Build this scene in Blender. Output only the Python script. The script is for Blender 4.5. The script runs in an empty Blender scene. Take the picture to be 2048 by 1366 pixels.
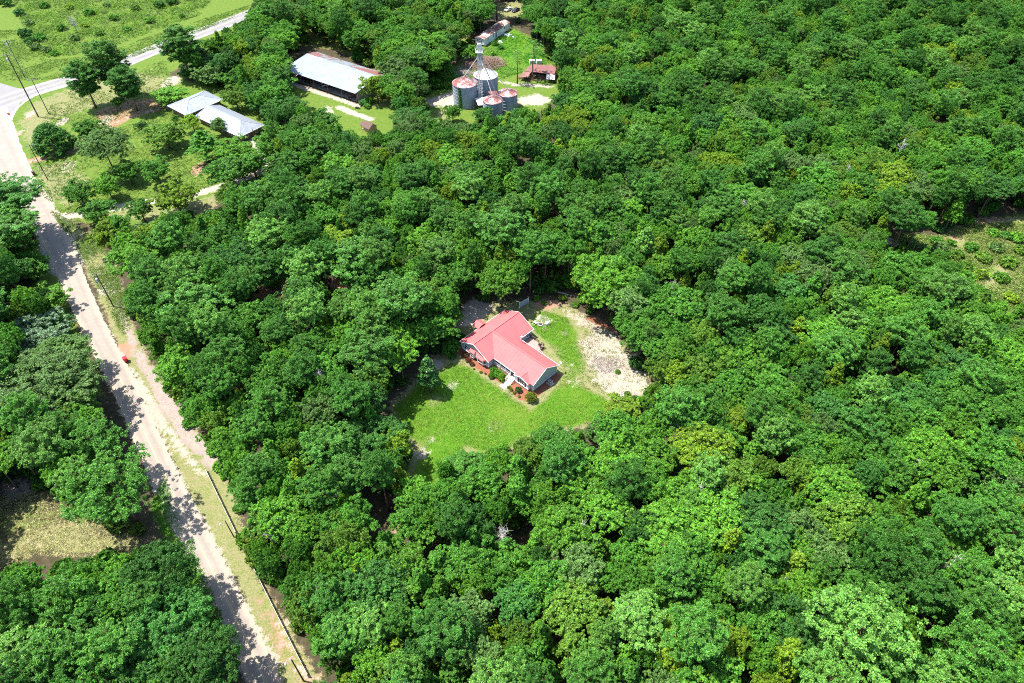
import bpy, bmesh, math, random
import numpy as np
from mathutils import Vector, Matrix
R = math.radians
S = bpy.context.scene
COL = S.collection
random.seed(11); rng = np.random.default_rng(11)

# ---------------------------------------------------------------- camera, sky, sun, exposure
F_PX, TILT, CAM_H = 1400.0, R(45), 120.0          # drone camera, photograph 2048 x 1366
cam = bpy.data.cameras.new('camera'); cam_o = bpy.data.objects.new('camera', cam); COL.objects.link(cam_o)
cam.sensor_width = 36.0; cam.lens = 36.0 * F_PX / 2048; cam.clip_start = 1; cam.clip_end = 6000
cam_o.location = (0, 0, CAM_H); cam_o.rotation_euler = (R(90) - TILT, 0, 0)
S.camera = cam_o
SUN_EL, SUN_AZ = R(67), R(-12)                    # the light travels towards SUN_AZ (from +X)
W = bpy.data.worlds.new('World'); S.world = W; W.use_nodes = True
nt = W.node_tree; sky = nt.nodes.new('ShaderNodeTexSky'); sky.sky_type = 'NISHITA'; sky.sun_disc = False
sky.sun_elevation = SUN_EL; sky.sun_rotation = R(90) - (SUN_AZ + math.pi)
nt.links.new(sky.outputs[0], nt.nodes['Background'].inputs[0]); nt.nodes['Background'].inputs[1].default_value = 0.15
sl = bpy.data.lights.new('sun', 'SUN'); sl.energy = 4.8; sl.angle = R(0.53); sl.color = (1, .95, .87)
so = bpy.data.objects.new('sun', sl); COL.objects.link(so)
so.rotation_euler = Vector((math.cos(SUN_EL)*math.cos(SUN_AZ), math.cos(SUN_EL)*math.sin(SUN_AZ), -math.sin(SUN_EL))).to_track_quat('-Z', 'Y').to_euler()
so.location = (-60, 100, 150)
S.view_settings.view_transform = 'Standard'; S.view_settings.look = 'None'
S.view_settings.exposure = 1.5; S.view_settings.gamma = 1
S.cycles.use_denoising = False
S.cycles.max_bounces = 6; S.cycles.diffuse_bounces = 3; S.cycles.glossy_bounces = 2; S.cycles.transmission_bounces = 3
S.cycles.filter_width = 1.0

def at(x, y, z=0.0):                               # where the sight line of a photograph pixel meets height z
    u = (x-1024)/F_PX; v = -(y-683)/F_PX; c, s = math.cos(TILT), math.sin(TILT)
    t = (CAM_H-z)/(s - v*c)
    return (u*t, (c+v*s)*t)
def to_px(X, Y, Z):
    c, s = math.cos(TILT), math.sin(TILT); z = Z-CAM_H
    dep = Y*c - z*s
    return 1024+F_PX*X/dep, 683-F_PX*(Y*s+z*c)/dep, dep
def P(x, y, z=0.0):
    a = at(x, y, z); return Vector((a[0], a[1], z))

# ---------------------------------------------------------------- tagging helpers
def tag(o, label=None, cat=None, group=None, kind=None):
    if label: o['label'] = label
    if cat: o['category'] = cat
    if group: o['group'] = group
    if kind: o['kind'] = kind
    return o
def thing(name, label, cat, loc=(0, 0, 0), rz=0, group=None):
    o = bpy.data.objects.new(name, None); COL.objects.link(o); o.empty_display_size = .3
    o.location = loc; o.rotation_euler = (0, 0, rz)
    return tag(o, label, cat, group)
def link(name, me, mat=None, parent=None, loc=None):
    o = bpy.data.objects.new(name, me); COL.objects.link(o)
    if mat is not None and len(me.materials) == 0: me.materials.append(mat)
    if parent: o.parent = parent
    if loc is not None: o.location = loc
    return o
def copy_tree(o, parent=None):
    c = o.copy(); COL.objects.link(c); c.parent = parent
    for ch in list(o.children): copy_tree(ch, c)
    return c
class MB:
    def __init__(s): s.v = []; s.f = []
    def add(s, vs, fs):
        b = len(s.v); s.v += [tuple(p) for p in vs]; s.f += [tuple(i+b for i in f) for f in fs]; return s
    def box(s, x0, y0, z0, x1, y1, z1):
        return s.add([(x0,y0,z0),(x1,y0,z0),(x1,y1,z0),(x0,y1,z0),(x0,y0,z1),(x1,y0,z1),(x1,y1,z1),(x0,y1,z1)],
                     [(0,3,2,1),(4,5,6,7),(0,1,5,4),(1,2,6,5),(2,3,7,6),(3,0,4,7)])
    def bar(s, a, b, w, h=None):
        h = h or w; a = Vector(a); b = Vector(b); d = (b-a).normalized()
        up = Vector((0,0,1)) if abs(d.z) < .95 else Vector((1,0,0))
        e = d.cross(up).normalized()*w/2; g = e.normalized().cross(d)*h/2
        return s.add([a-e-g,a+e-g,a+e+g,a-e+g,b-e-g,b+e-g,b+e+g,b-e+g],
                     [(0,3,2,1),(4,5,6,7),(0,1,5,4),(1,2,6,5),(2,3,7,6),(3,0,4,7)])
    def tube(s, pts, rs, n=8, cap=True):
        pts = [Vector(p) for p in pts]; 
        if not hasattr(rs, '__len__'): rs = [rs]*len(pts)
        vs = []; fs = []
        for i, p in enumerate(pts):
            d = (pts[min(i+1,len(pts)-1)]-pts[max(i-1,0)]).normalized()
            up = Vector((0,0,1)) if abs(d.z) < .9 else Vector((1,0,0))
            e = d.cross(up).normalized(); g = e.cross(d)
            for k in range(n):
                a = 2*math.pi*k/n; vs.append(p+(e*math.cos(a)+g*math.sin(a))*rs[i])
        for i in range(len(pts)-1):
            for k in range(n):
                k2 = (k+1) % n; fs.append((i*n+k, (i+1)*n+k, (i+1)*n+k2, i*n+k2))
        if cap: fs.append(tuple(range(n))); fs.append(tuple(range((len(pts)-1)*n+n-1, (len(pts)-1)*n-1, -1)))
        return s.add(vs, fs)
    def lathe(s, prof, n=24, c=(0,0)):
        vs = []; fs = []
        for r, z in prof:
            for k in range(n):
                a = 2*math.pi*k/n; vs.append((c[0]+r*math.cos(a), c[1]+r*math.sin(a), z))
        for i in range(len(prof)-1):
            for k in range(n):
                k2 = (k+1) % n; fs.append((i*n+k, i*n+k2, (i+1)*n+k2, (i+1)*n+k))
        fs.append(tuple(range(n-1,-1,-1))); fs.append(tuple(range((len(prof)-1)*n, len(prof)*n)))
        return s.add(vs, fs)
    def slab(s, poly, th):                          # planar 3D polygon thickened downwards
        n = len(poly); a = [Vector(p) for p in poly]; b = [p-Vector((0,0,th)) for p in a]
        return s.add(a+b, [tuple(range(n)), tuple(range(2*n-1, n-1, -1))] + [(i, n+i, n+(i+1)%n, (i+1)%n) for i in range(n)])
    def prism_y(s, prof, y0, y1):                   # profile in x,z pulled along y
        n = len(prof)
        return s.add([(x,y0,z) for x,z in prof]+[(x,y1,z) for x,z in prof],
                     [tuple(range(n)), tuple(range(2*n-1,n-1,-1))]+[((i+1)%n,i,n+i,n+(i+1)%n) for i in range(n)])
    def prism_x(s, prof, x0, x1):
        n = len(prof)
        return s.add([(x0,y,z) for y,z in prof]+[(x1,y,z) for y,z in prof],
                     [tuple(range(n-1,-1,-1)), tuple(range(n,2*n))]+[(i,(i+1)%n,n+(i+1)%n,n+i) for i in range(n)])
    def mesh(s, name, smooth=False):
        me = bpy.data.meshes.new(name); me.from_pydata(s.v, [], s.f)
        bm = bmesh.new(); bm.from_mesh(me); bmesh.ops.recalc_face_normals(bm, faces=bm.faces); bm.to_mesh(me); bm.free()
        if smooth: me.polygons.foreach_set('use_smooth', [True]*len(me.polygons))
        return me
    def build(s, name, mat, parent=None, smooth=False, loc=None):
        return link(name, s.mesh(name, smooth), mat, parent, loc)

# ---------------------------------------------------------------- materials
def newmat(name):
    m = bpy.data.materials.new(name); m.use_nodes = True
    return m, m.node_tree, m.node_tree.nodes['Principled BSDF']
def nd(t, typ, **k):
    n = t.nodes.new(typ)
    for a, b in k.items(): setattr(n, a, b)
    return n
def noise(t, scale, detail=4, rough=.6, coord='Object', vec=None, dist=0):
    n = nd(t, 'ShaderNodeTexNoise'); n.inputs['Scale'].default_value = scale; n.inputs['Detail'].default_value = detail
    n.inputs['Roughness'].default_value = rough; n.inputs['Distortion'].default_value = dist
    if vec is None: vec = nd(t, 'ShaderNodeTexCoord').outputs[coord]
    t.links.new(vec, n.inputs['Vector']); return n.outputs['Fac']
def math_n(t, op, a, b=None, c=None, clamp=False):
    n = nd(t, 'ShaderNodeMath', operation=op, use_clamp=clamp)
    for i, v in enumerate((a, b, c)):
        if v is None: continue
        if hasattr(v, 'is_linked') or hasattr(v, 'links'): t.links.new(v, n.inputs[i])
        else: n.inputs[i].default_value = v
    return n.outputs[0]
def mapr(t, v, a, b, lo=0., hi=1.):
    n = nd(t, 'ShaderNodeMapRange', interpolation_type='SMOOTHSTEP'); t.links.new(v, n.inputs[0])
    for i, x in zip((1,2,3,4), (a,b,lo,hi)): n.inputs[i].default_value = x
    return n.outputs[0]
def mix(t, f, a, b, blend='MIX'):
    n = nd(t, 'ShaderNodeMix', data_type='RGBA', blend_type=blend)
    if hasattr(f, 'links'): t.links.new(f, n.inputs[0])
    else: n.inputs[0].default_value = f
    for i, v in ((6,a),(7,b)):
        if hasattr(v, 'links'): t.links.new(v, n.inputs[i])
        else: n.inputs[i].default_value = (*v, 1) if len(v) == 3 else v
    return n.outputs[2]
def bump(t, h, strength, dist, bsdf):
    b = nd(t, 'ShaderNodeBump'); b.inputs['Strength'].default_value = strength; b.inputs['Distance'].default_value = dist
    t.links.new(h, b.inputs['Height']); t.links.new(b.outputs[0], bsdf.inputs['Normal'])
def paint(name, col, rough=.6, spec=.3, var=.15, scale=1.2, col2=None, metal=0., bmp=.0, bscale=20):
    m, t, b = newmat(name)
    n1 = noise(t, scale, 5, .65); n2 = noise(t, scale*9, 3)
    c2 = col2 or tuple(c*(1-var*2.2) for c in col)
    f = mapr(t, math_n(t, 'ADD', math_n(t, 'MULTIPLY', n1, .7), math_n(t, 'MULTIPLY', n2, .3)), .38, .68)
    t.links.new(mix(t, f, col, c2), b.inputs['Base Color'])
    b.inputs['Roughness'].default_value = rough; b.inputs['Specular IOR Level'].default_value = spec; b.inputs['Metallic'].default_value = metal
    if bmp: bump(t, noise(t, bscale, 3), bmp, .05, b)
    return m
def rusty(name, base, rust, lo, hi, scale=.5, rough=.5, metal=.35, stretch=None, spec=.4):
    m, t, b = newmat(name)
    tc = nd(t, 'ShaderNodeTexCoord').outputs['Object']
    if stretch:
        mp = nd(t, 'ShaderNodeMapping'); mp.inputs['Scale'].default_value = stretch; t.links.new(tc, mp.inputs[0]); tc = mp.outputs[0]
    n1 = noise(t, scale, 6, .7, vec=tc); n2 = noise(t, scale*7, 4, .7, vec=tc)
    f = mapr(t, math_n(t, 'ADD', math_n(t, 'MULTIPLY', n1, .75), math_n(t, 'MULTIPLY', n2, .25)), lo, hi)
    r2 = mix(t, n2, rust, tuple(c*.55 for c in rust))
    b2 = mix(t, mapr(t, n2, .3, .7), base, tuple(c*.82 for c in base))
    t.links.new(mix(t, f, b2, r2), b.inputs['Base Color'])
    t.links.new(mapr(t, f, 0, 1, rough, .9), b.inputs['Roughness'])
    t.links.new(mapr(t, f, 0, 1, metal, 0), b.inputs['Metallic']); b.inputs['Specular IOR Level'].default_value = spec
    return m
M = {}
M['red_roof'] = paint('red_roof', (.48,.100,.100), .7, .25, .05, .5, col2=(.41,.085,.088))
M['siding'] = paint('siding', (.38,.44,.45), .6, .3, .06, .6)
M['white'] = paint('white_paint', (.80,.80,.78), .5, .3, .05, 1.5)
M['trim'] = paint('trim_white', (.78,.78,.76), .5, .3, .05, 1)
M['shutter'] = paint('shutter_dark', (.035,.04,.05), .5, .3)
M['glass'] = paint('window_glass', (.02,.03,.045), .08, .6, .1)
M['deck'] = paint('deck_boards', (.33,.22,.19), .75, .2, .12, 2)
M['darkwood'] = paint('dark_wood', (.10,.075,.06), .8, .2, .2, 3)
M['concrete'] = paint('concrete', (.40,.38,.34), .85, .2, .1, 1.2)
M['foundation'] = paint('foundation_block', (.30,.28,.26), .9, .2, .15, 2)
M['silver'] = rusty('silver_roof', (.225,.25,.285), (.19,.215,.245), .42, .72, .35, .6, .1)
M['barn_roof'] = rusty('barn_roof', (.215,.25,.275), (.18,.215,.24), .42, .7, .3, .6, .1)
M['barn_rust'] = rusty('barn_rust', (.205,.24,.26), (.17,.075,.055), .50, .56, .11, .5, .2)
M['brick'] = paint('brown_brick', (.17,.10,.075), .85, .2, .15, 3)
M['tan_wall'] = paint('tan_metal_wall', (.42,.37,.27), .6, .3, .1, .8)
M['galv'] = rusty('galvanised_steel', (.28,.32,.38), (.23,.26,.31), .40, .8, .35, .55, .15, stretch=(1,1,.2))
M['bin_roof_rust'] = rusty('bin_roof_rust', (.44,.42,.41), (.24,.085,.075), .38, .54, .45, .5, .2)
M['bin_roof_pale'] = rusty('bin_roof_pale', (.50,.49,.47), (.24,.085,.07), .50, .62, .45, .5, .2)
M['red_rust'] = rusty('red_rust_sheet', (.20,.085,.078), (.145,.06,.055), .4, .7, .5, .6, .1)
M['pale_rust'] = rusty('pale_rust_sheet', (.46,.43,.41), (.28,.13,.10), .52, .66, .5, .55, .1)
M['mh_wall'] = rusty('grimy_white_wall', (.80,.82,.83), (.55,.53,.48), .58, .8, .8, .6, 0, stretch=(1,1,.35))
M['mh_roof'] = rusty('mobile_home_roof', (.46,.44,.42), (.19,.08,.06), .40, .54, .3, .6, .1)
M['pole'] = paint('creosote_pole', (.10,.075,.055), .9, .2, .2, 2)
M['steel'] = paint('grey_steel', (.45,.46,.47), .4, .5, .1, 2, metal=.5)
M['pale_steel'] = paint('pale_steel', (.62,.62,.60), .5, .4, .15, 2, metal=.2)
M['red'] = paint('red_plastic', (.62,.012,.03), .35, .5, .1, 2)
M['brownbin'] = paint('dark_brown_plastic', (.075,.035,.03), .4, .5, .1, 2)
M['rubber'] = paint('black_rubber', (.02,.02,.02), .8, .2)
M['sign_red'] = paint('sign_red', (.52,.02,.03), .4, .4, .05)
M['shingle'] = paint('brown_shingle', (.13,.085,.075), .9, .1, .15, 3)
M['tan'] = paint('tan_paint', (.50,.33,.16), .7, .2, .1, 2)
M['car_white'] = paint('car_paint_white', (.74,.74,.73), .2, .6, .03)
M['car_dark'] = paint('car_paint_dark', (.035,.045,.07), .2, .6, .05)
M['stone'] = paint('fire_ring_stone', (.34,.30,.27), .9, .2, .2, 3)
M['ash'] = paint('fire_ash', (.09,.085,.08), 1, .1, .2, 5)
M['bark'] = paint('bark', (.15,.11,.085), .95, .1, .2, 2.5)
M['bark_pine'] = paint('pine_bark', (.20,.115,.08), .95, .1, .25, 2.5)
M['dead'] = paint('dead_wood', (.38,.36,.34), .9, .1, .15, 2)
M['twig'] = paint('grey_twig', (.30,.26,.24), .95, .1, .25, 1.5)
M['twig_brown'] = paint('brown_twig', (.26,.17,.13), .95, .1, .25, 1.5)
M['rail_white'] = paint('weathered_white_rail', (.50,.48,.44), .75, .2, .12, .8)
M['wire'] = paint('wire', (.12,.13,.13), .5, .4)
M['junk_blue'] = paint('blue_tarp', (.35,.48,.56), .6, .3, .25, 1.5)

def foliage(name, rough=.55, spec=.22, transl=.42, amp=.8, fixed=None):
    m, t, b = newmat(name)
    oi = nd(t, 'ShaderNodeObjectInfo'); geo = nd(t, 'ShaderNodeNewGeometry')
    ri = geo.outputs['Random Per Island']
    val = mapr(t, ri, 0, 1, 1-amp*.62, 1+amp*.62)
    objv = mapr(t, oi.outputs['Random'], 0, 1, .84, 1.18)
    cl = mapr(t, noise(t, 1.15, 2, .5), .34, .66, .74, 1.26)
    vv = math_n(t, 'MULTIPLY', math_n(t, 'MULTIPLY', val, objv), cl)
    hs = nd(t, 'ShaderNodeHueSaturation'); t.links.new(oi.outputs['Color'], hs.inputs['Color']) if fixed is None else setattr(hs.inputs['Color'], 'default_value', (*fixed,1)); t.links.new(vv, hs.inputs['Value'])
    wn = nd(t, 'ShaderNodeTexWhiteNoise', noise_dimensions='1D'); t.links.new(ri, wn.inputs['W'])
    t.links.new(mapr(t, wn.outputs['Value'], 0, 1, .478, .517), hs.inputs['Hue'])
    t.links.new(hs.outputs[0], b.inputs['Base Color']); b.inputs['Roughness'].default_value = rough; b.inputs['Specular IOR Level'].default_value = spec
    tr = nd(t, 'ShaderNodeBsdfTranslucent')
    tcol = mix(t, 1.0, hs.outputs[0], (1.15,1.1,.5), 'MULTIPLY'); t.links.new(tcol, tr.inputs['Color'])
    mx = nd(t, 'ShaderNodeMixShader'); mx.inputs[0].default_value = transl
    t.links.new(b.outputs[0], mx.inputs[1]); t.links.new(tr.outputs[0], mx.inputs[2])
    t.links.new(mx.outputs[0], t.nodes['Material Output'].inputs['Surface'])
    return m
M['leaf'] = foliage('broad_leaves'); M['needle'] = foliage('pine_needles', .5, .25, .36, .75); M['leaf_gloss'] = foliage('glossy_leaves', .3, .5, .12, .5)

# ---------------------------------------------------------------- the ground: land cover masks on one sheet
HA = Vector((4.747, 103.791, 0)); HANG = math.atan2(-.6946, .7194)     # red-roofed house: front right corner, bearing
def hw(x, y): 
    c, s = math.cos(HANG), math.sin(HANG); return (HA.x+c*x-s*y, HA.y+s*x+c*y)
def pxs(*pts): return [at(*p) for p in pts]
GX0, GX1, GY0, GY1, GS = -272., 272., 8., 392., 1.0
nx = int((GX1-GX0)/GS)+1; ny = int((GY1-GY0)/GS)+1
gx, gy = np.meshgrid(np.linspace(GX0,GX1,nx), np.linspace(GY0,GY1,ny))
def sdist(poly, X, Y):
    poly = np.array(poly); d = np.full(X.shape, 1e9); ins = np.zeros(X.shape, bool)
    for i in range(len(poly)):
        a = poly[i]; b = poly[(i+1) % len(poly)]; e = b-a; L2 = max(e@e, 1e-9)
        t = np.clip(((X-a[0])*e[0]+(Y-a[1])*e[1])/L2, 0, 1)
        d = np.minimum(d, np.hypot(X-a[0]-t*e[0], Y-a[1]-t*e[1]))
        c = ((a[1] > Y) != (b[1] > Y)); dy = b[1]-a[1] if abs(b[1]-a[1]) > 1e-9 else 1e-9
        ins ^= c & (X < (b[0]-a[0])*(Y-a[1])/dy + a[0])
    return np.where(ins, d, -d)
def ldist(line, X, Y):
    d = np.full(X.shape, 1e9)
    for a, b in zip(line[:-1], line[1:]):
        ex, ey = b[0]-a[0], b[1]-a[1]; L2 = max(ex*ex+ey*ey, 1e-9)
        t = np.clip(((X-a[0])*ex+(Y-a[1])*ey)/L2, 0, 1)
        d = np.minimum(d, np.hypot(X-a[0]-t*ex, Y-a[1]-t*ey))
    return d
MASK = {k: np.zeros(gx.shape) for k in ('scrub','field','dry','lawn','clay','sand','grey','mulch')}
def area(m, poly, feather=1.5, val=1.0):
    MASK[m] = np.maximum(MASK[m], val*np.clip(.5+sdist(poly, gx, gy)/(2*feather), 0, 1))
def strip(m, line, half, feather=1.0, val=1.0):
    MASK[m] = np.maximum(MASK[m], val*np.clip(.5+(half-ldist(line, gx, gy))/(2*feather), 0, 1))
def disc(m, px, py, r, val=1.0, feather=1.2, sy=1.0):
    c = at(px, py); MASK[m] = np.maximum(MASK[m], val*np.clip(.5+(r-np.hypot(gx-c[0], (gy-c[1])/sy))/(2*feather), 0, 1))
def erase(m, px, py, r, amt=1.0, feather=3.0):
    c = at(px, py); MASK[m] *= 1-amt*np.clip(.5+(r-np.hypot(gx-c[0], gy-c[1]))/(2*feather), 0, 1)
# the clearing round the red-roofed house
area('dry', pxs((775,800),(838,745),(865,700),(905,690),(900,640),(940,600),(1000,600),(1060,600),(1140,605),(1190,640),(1250,680),(1310,740),(1300,800),(1230,830),(1100,880),(1000,915),(930,930),(870,1000),(780,1000),(780,860)), 2, .72)
area('lawn', pxs((790,815),(838,765),(880,740),(905,725),(935,735),(1000,778),(1062,822),(1085,805),(1120,765),(1128,735),(1100,690),(1065,655),(1066,632),(1090,622),(1135,636),(1150,665),(1160,700),(1172,735),(1165,765),(1195,790),(1225,808),(1212,832),(1150,850),(1060,870),(1000,905),(960,905),(930,890),(900,930),(872,985),(835,985),(822,900),(800,850)), 2.2)
for x, y, r, v in ((905,773,1.4,.9),(845,905,2.0,.62),(985,853,2.2,.36),(868,728,2.2,.75),(1140,735,2.2,.42),(1150,765,2.2,.46),(1128,665,1.2,.6),(1107,641,.8,.8),(890,868,1,.5),(940,852,.9,.5),(1008,785,1,.6),(860,880,1.4,.7)):
    disc('sand', x, y, r, v)
for x, y, r, v in ((1145,750,4.2,.5),(1125,700,3.2,.42),(985,852,4.0,.42),(935,800,4,.2),(1040,840,4,.25),(880,725,3.0,.8),(820,900,3,.8),(880,860,2.2,.5),(870,800,2.4,.8),(1105,650,2.4,.4)):
    erase('lawn', x, y, r, v)
area('sand', pxs((1122,612),(1165,628),(1232,658),(1262,700),(1305,745),(1305,790),(1240,808),(1205,790),(1182,760),(1178,730),(1150,692),(1172,660),(1132,636)), 2.5, .66)
area('sand', pxs((1155,690),(1185,690),(1250,730),(1260,745),(1205,755),(1172,735)), 2.5, .72)
disc('grey', 1212, 728, 3.4, .55, 2.5); disc('clay', 1207, 686, 1.0, .9)
area('sand', pxs((915,655),(930,610),(950,596),(990,612),(975,630),(950,650)), 1.2, 1)
area('clay', pxs((1065,612),(1075,598),(1120,600),(1130,612),(1090,622)), 1.2, .8); area('mulch', pxs((1160,634),(1185,632),(1232,655),(1235,668),(1190,650)), .8, .7)
area('sand', pxs((1068,640),(1078,630),(1095,632),(1103,646),(1092,655),(1075,652)), .5, 1); disc('clay', 1090, 660, 1.3, .7)
area('grey', pxs((1240,800),(1275,770),(1290,800),(1265,850),(1225,880),(1215,860)), 1.5, .6); area('sand', pxs((1255,790),(1285,770),(1275,840),(1245,850)), 1.5, .7)
for q in ([(-22.2,-3.6),(-12,-3.8),(-7,-3.1),(-3.2,-3.4),(-1.2,-3.8),(.4,-3.5),(1.6,-2.2),(1.7,8.2),(-.5,8.2),(-.5,0),(-12,1.5),(-12,0),(-22,0)],): area('mulch', [hw(*p) for p in q], .35)
area('concrete' if False else 'sand', [hw(*p) for p in ((-7,-4.2),(-4.6,-4.2),(-4.6,-1.2),(-7,-1.2))], .4, .7)
# the road, its shoulders and the mown verge
ROAD = pxs((540,1400),(523,1345),(437,1165),(382,1058),(333,960),(283,850),(240,755),(200,680),(165,605),(133,530),(110,480),(75,415),(38,360),(8,300),(-8,265),(-22,238),(-30,215))
ROADW = [2.25,2.25,2.25,2.3,2.35,2.4,2.5,2.6,2.8,3.0,3.2,3.7,4.4,5.2,6.0,6.4,6.8]
strip('sand', ROAD, 2.9, 1.0, .8)
strip('sand', ROAD[9:], 4.6, 1.0, .8)
area('dry', pxs((85,415),(110,430),(190,470),(225,520),(250,600),(285,690),(350,790),(445,930),(480,1000),(490,1100),(560,1220),(650,1366),(560,1400),(480,1190),(345,930),(235,690),(150,490)), 1.5, .9)
area('field', pxs((120,440),(190,470),(225,520),(240,580),(250,650),(240,670),(205,590),(150,490)), 2.0, .97)
area('field', pxs((415,950),(460,945),(470,1000),(480,1060),(450,1040)), 1.5, .9); area('field', pxs((350,960),(400,960),(440,1050),(480,1130),(470,1150),(410,1050)), 2, .6)
area('grey', pxs((255,690),(285,700),(335,780),(400,870),(440,925),(420,940),(350,870),(300,780)), 2, .95); area('grey', pxs((225,600),(250,600),(265,660),(280,690),(258,690),(240,640)), 1.2, .85)
area('sand', pxs((250,730),(280,745),(330,830),(400,930),(420,950),(400,955),(345,890),(280,790)), 1.2, .9)
area('clay', pxs((228,690),(262,682),(280,690),(262,715),(240,725),(232,705)), 1, .9); disc('sand', 218, 575, 3.2, .85); disc('clay', 215, 640, 1.6, .5)
area('clay', pxs((490,1170),(530,1180),(600,1280),(650,1366),(600,1400),(540,1290)), 2.5, .62)
area('sand', pxs((540,1230),(575,1230),(640,1366),(590,1380)), 1.5, .5)
area('field', pxs((0,400),(60,420),(100,500),(160,660),(215,800),(180,800),(90,640),(20,480)), 2.5, .9)
area('sand', pxs((-60,1075),(40,1055),(130,1030),(210,1060),(285,1088),(265,1112),(150,1112),(70,1102),(-60,1165)), 4, .33)
area('field', pxs((330,950),(345,1010),(420,1180),(450,1260),(430,1260),(380,1180),(300,1010)), 1.2, .9); area('lawn', pxs((340,1060),(400,1180),(430,1260),(400,1260),(350,1150)), 1.5, .7); area('lawn', pxs((140,660),(165,690),(175,720),(150,720)), 1.5, .6)
# mown hay meadow on the left
area('field', pxs((-60,1000),(60,985),(120,980),(230,1050),(300,1080),(280,1120),(150,1130),(80,1110),(-60,1180)), 2.5, .5)
area('dry', pxs((-60,1080),(40,1060),(130,1030),(210,1060),(290,1090),(270,1115),(150,1115),(70,1105),(-60,1175)), 2, .8); area('grey', pxs((-20,960),(60,940),(90,980),(0,1020)), 2, .6)
# north west: highway verges, house plot, clear-cut
area('field', pxs((-60,-10),(520,-10),(520,60),(430,90),(340,150),(420,170),(560,120),(600,200),(760,230),(800,250),(700,290),(560,330),(540,360),(440,400),(330,440),(250,460),(130,440),(60,400),(-60,300)), 4, .92)
area('scrub', pxs((20,-10),(420,-10),(400,30),(330,55),(260,80),(200,105),(90,115),(55,80)), 3, 1)
area('dry', pxs((30,250),(60,205),(110,185),(230,140),(330,150),(345,175),(220,210),(140,230),(110,240),(60,300)), 3, .72)
area('dry', pxs((60,330),(140,320),(190,360),(140,420),(90,400)), 2.5, .6); area('dry', pxs((140,420),(250,410),(400,395),(540,345),(400,440),(300,450)), 2, .6)
for x, y, r, v in ((175,275,1.7,.8),(215,240,2.5,.9),(340,165,3.6,.95),(40,262,2.2,.7),(62,228,2.2,.8),(125,243,2.4,.8),(300,145,2.5,.5),(140,315,1.5,.4),(135,335,3,.65),(75,365,1.6,.55),(300,405,2,.7),(650,228,3.5,.8)):
    disc('sand', x, y, r, v*.74, sy=1.8)
for x, y, r in ((37,268,1.7),(82,362,1.4),(60,235,1.6),(210,225,3.5),(245,215,4)): disc('clay', x, y, r, .7, sy=1.5)
area('clay', pxs((190,222),(260,200),(330,195),(330,215),(260,235),(225,262),(200,250)), 1.5, .85)
DRIVE1 = pxs((35,330),(90,315),(150,300),(205,255),(262,232),(340,212)); DRIVE2 = pxs((95,438),(165,428),(250,412),(400,385),(470,365),(545,330),(600,300)); DRIVE3 = pxs((680,215),(705,226),(740,238))
strip('clay', DRIVE1, 2.0, .8, .9); strip('sand', DRIVE1, .9, 1, .6); strip('sand', DRIVE2, 2.0, 1.0, .88); strip('sand', DRIVE3, 1.5, 1, .95)
disc('clay', 400, 338, 3, .75, sy=1.5); strip('sand', pxs((578,165),(716,212)), 1.3, .7, .9)
strip('sand', pxs((505,280),(518,305),(540,335),(620,345)), 1.4, 1, .8)
area('scrub', pxs((520,20),(560,60),(600,92),(660,98),(760,135),(800,120),(950,110),(940,60),(980,0),(900,-20),(520,-20)), 4, .9); area('scrub', pxs((740,140),(860,125),(905,150),(900,182),(850,200),(790,215),(760,240),(740,210)), 3, .9)
area('field', pxs((575,160),(720,212),(790,215),(800,262),(740,285),(690,275),(600,215)), 2, .95)
mdw = sdist(pxs((-60,1000),(60,985),(120,980),(230,1050),(300,1080),(280,1120),(150,1130),(80,1110),(-60,1180)), gx, gy) > 0
MASK['dry'] = np.where(mdw, MASK['dry']*(.92+.16*np.sin((gx*.35-gy*.94)*1.25+.5*np.sin(gx*.2))), MASK['dry'])
# farmyard with the grain bins, mobile home yard
area('field', pxs((780,215),(850,190),(920,120),(960,90),(1000,70),(1030,55),(1090,90),(1110,125),(1130,190),(1060,235),(900,250),(800,250)), 3, .95)
area('lawn', pxs((985,80),(1030,50),(1050,70),(1085,105),(1080,135),(1010,130)), 3, .75)
area('sand', pxs((848,200),(910,180),(945,200),(905,215),(860,212)), 2.5, .95); area('sand', pxs((1030,195),(1075,188),(1110,200),(1080,212),(1040,210)), 2, .9); area('sand', pxs((985,160),(1040,165),(1110,170),(1110,178),(1020,172)), 1.5, .7)
area('grey', pxs((910,140),(930,110),(1000,110),(1015,125),(960,150)), 2, .7); area('dry', pxs((985,5),(1045,3),(1050,30),(1005,42),(985,38)), 3, .9); area('sand', pxs((990,25),(1010,40),(985,45)), 1.5, .6)
area('dry', pxs((860,220),(900,215),(905,245),(870,250)), 2, .6)
# scrubby opening on the right edge
area('dry', pxs((1760,500),(1800,465),(1880,470),(1950,440),(2100,420),(2100,640),(2000,620),(1900,540),(1830,500)), 4, .55); area('field', pxs((1760,500),(1800,465),(1880,470),(1950,440),(2100,420),(2100,640),(2000,620),(1900,540),(1830,500)), 4, .9)
area('clay', pxs((1860,480),(1900,465),(1960,435),(2010,430),(2030,450),(1960,465),(1900,490)), 2, .6); area('sand', pxs((1975,440),(2030,430),(2040,445),(1985,460)), 2, .6)
for x, y, r in ((2040,575,3.5),(1785,485,2)): disc('sand', x, y, r, .9)
area('field', pxs((1960,560),(2100,560),(2100,640),(1990,620)), 3, .7)
for x, y, r in ((548,580,4),(520,600,3),(680,565,3),(700,572,2.5),(480,620,3),(372,650,2.5),(590,560,3),(800,1055,1.6),(655,970,2.2),(640,1000,1.5)): disc('clay', x, y, r, .85)

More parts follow.
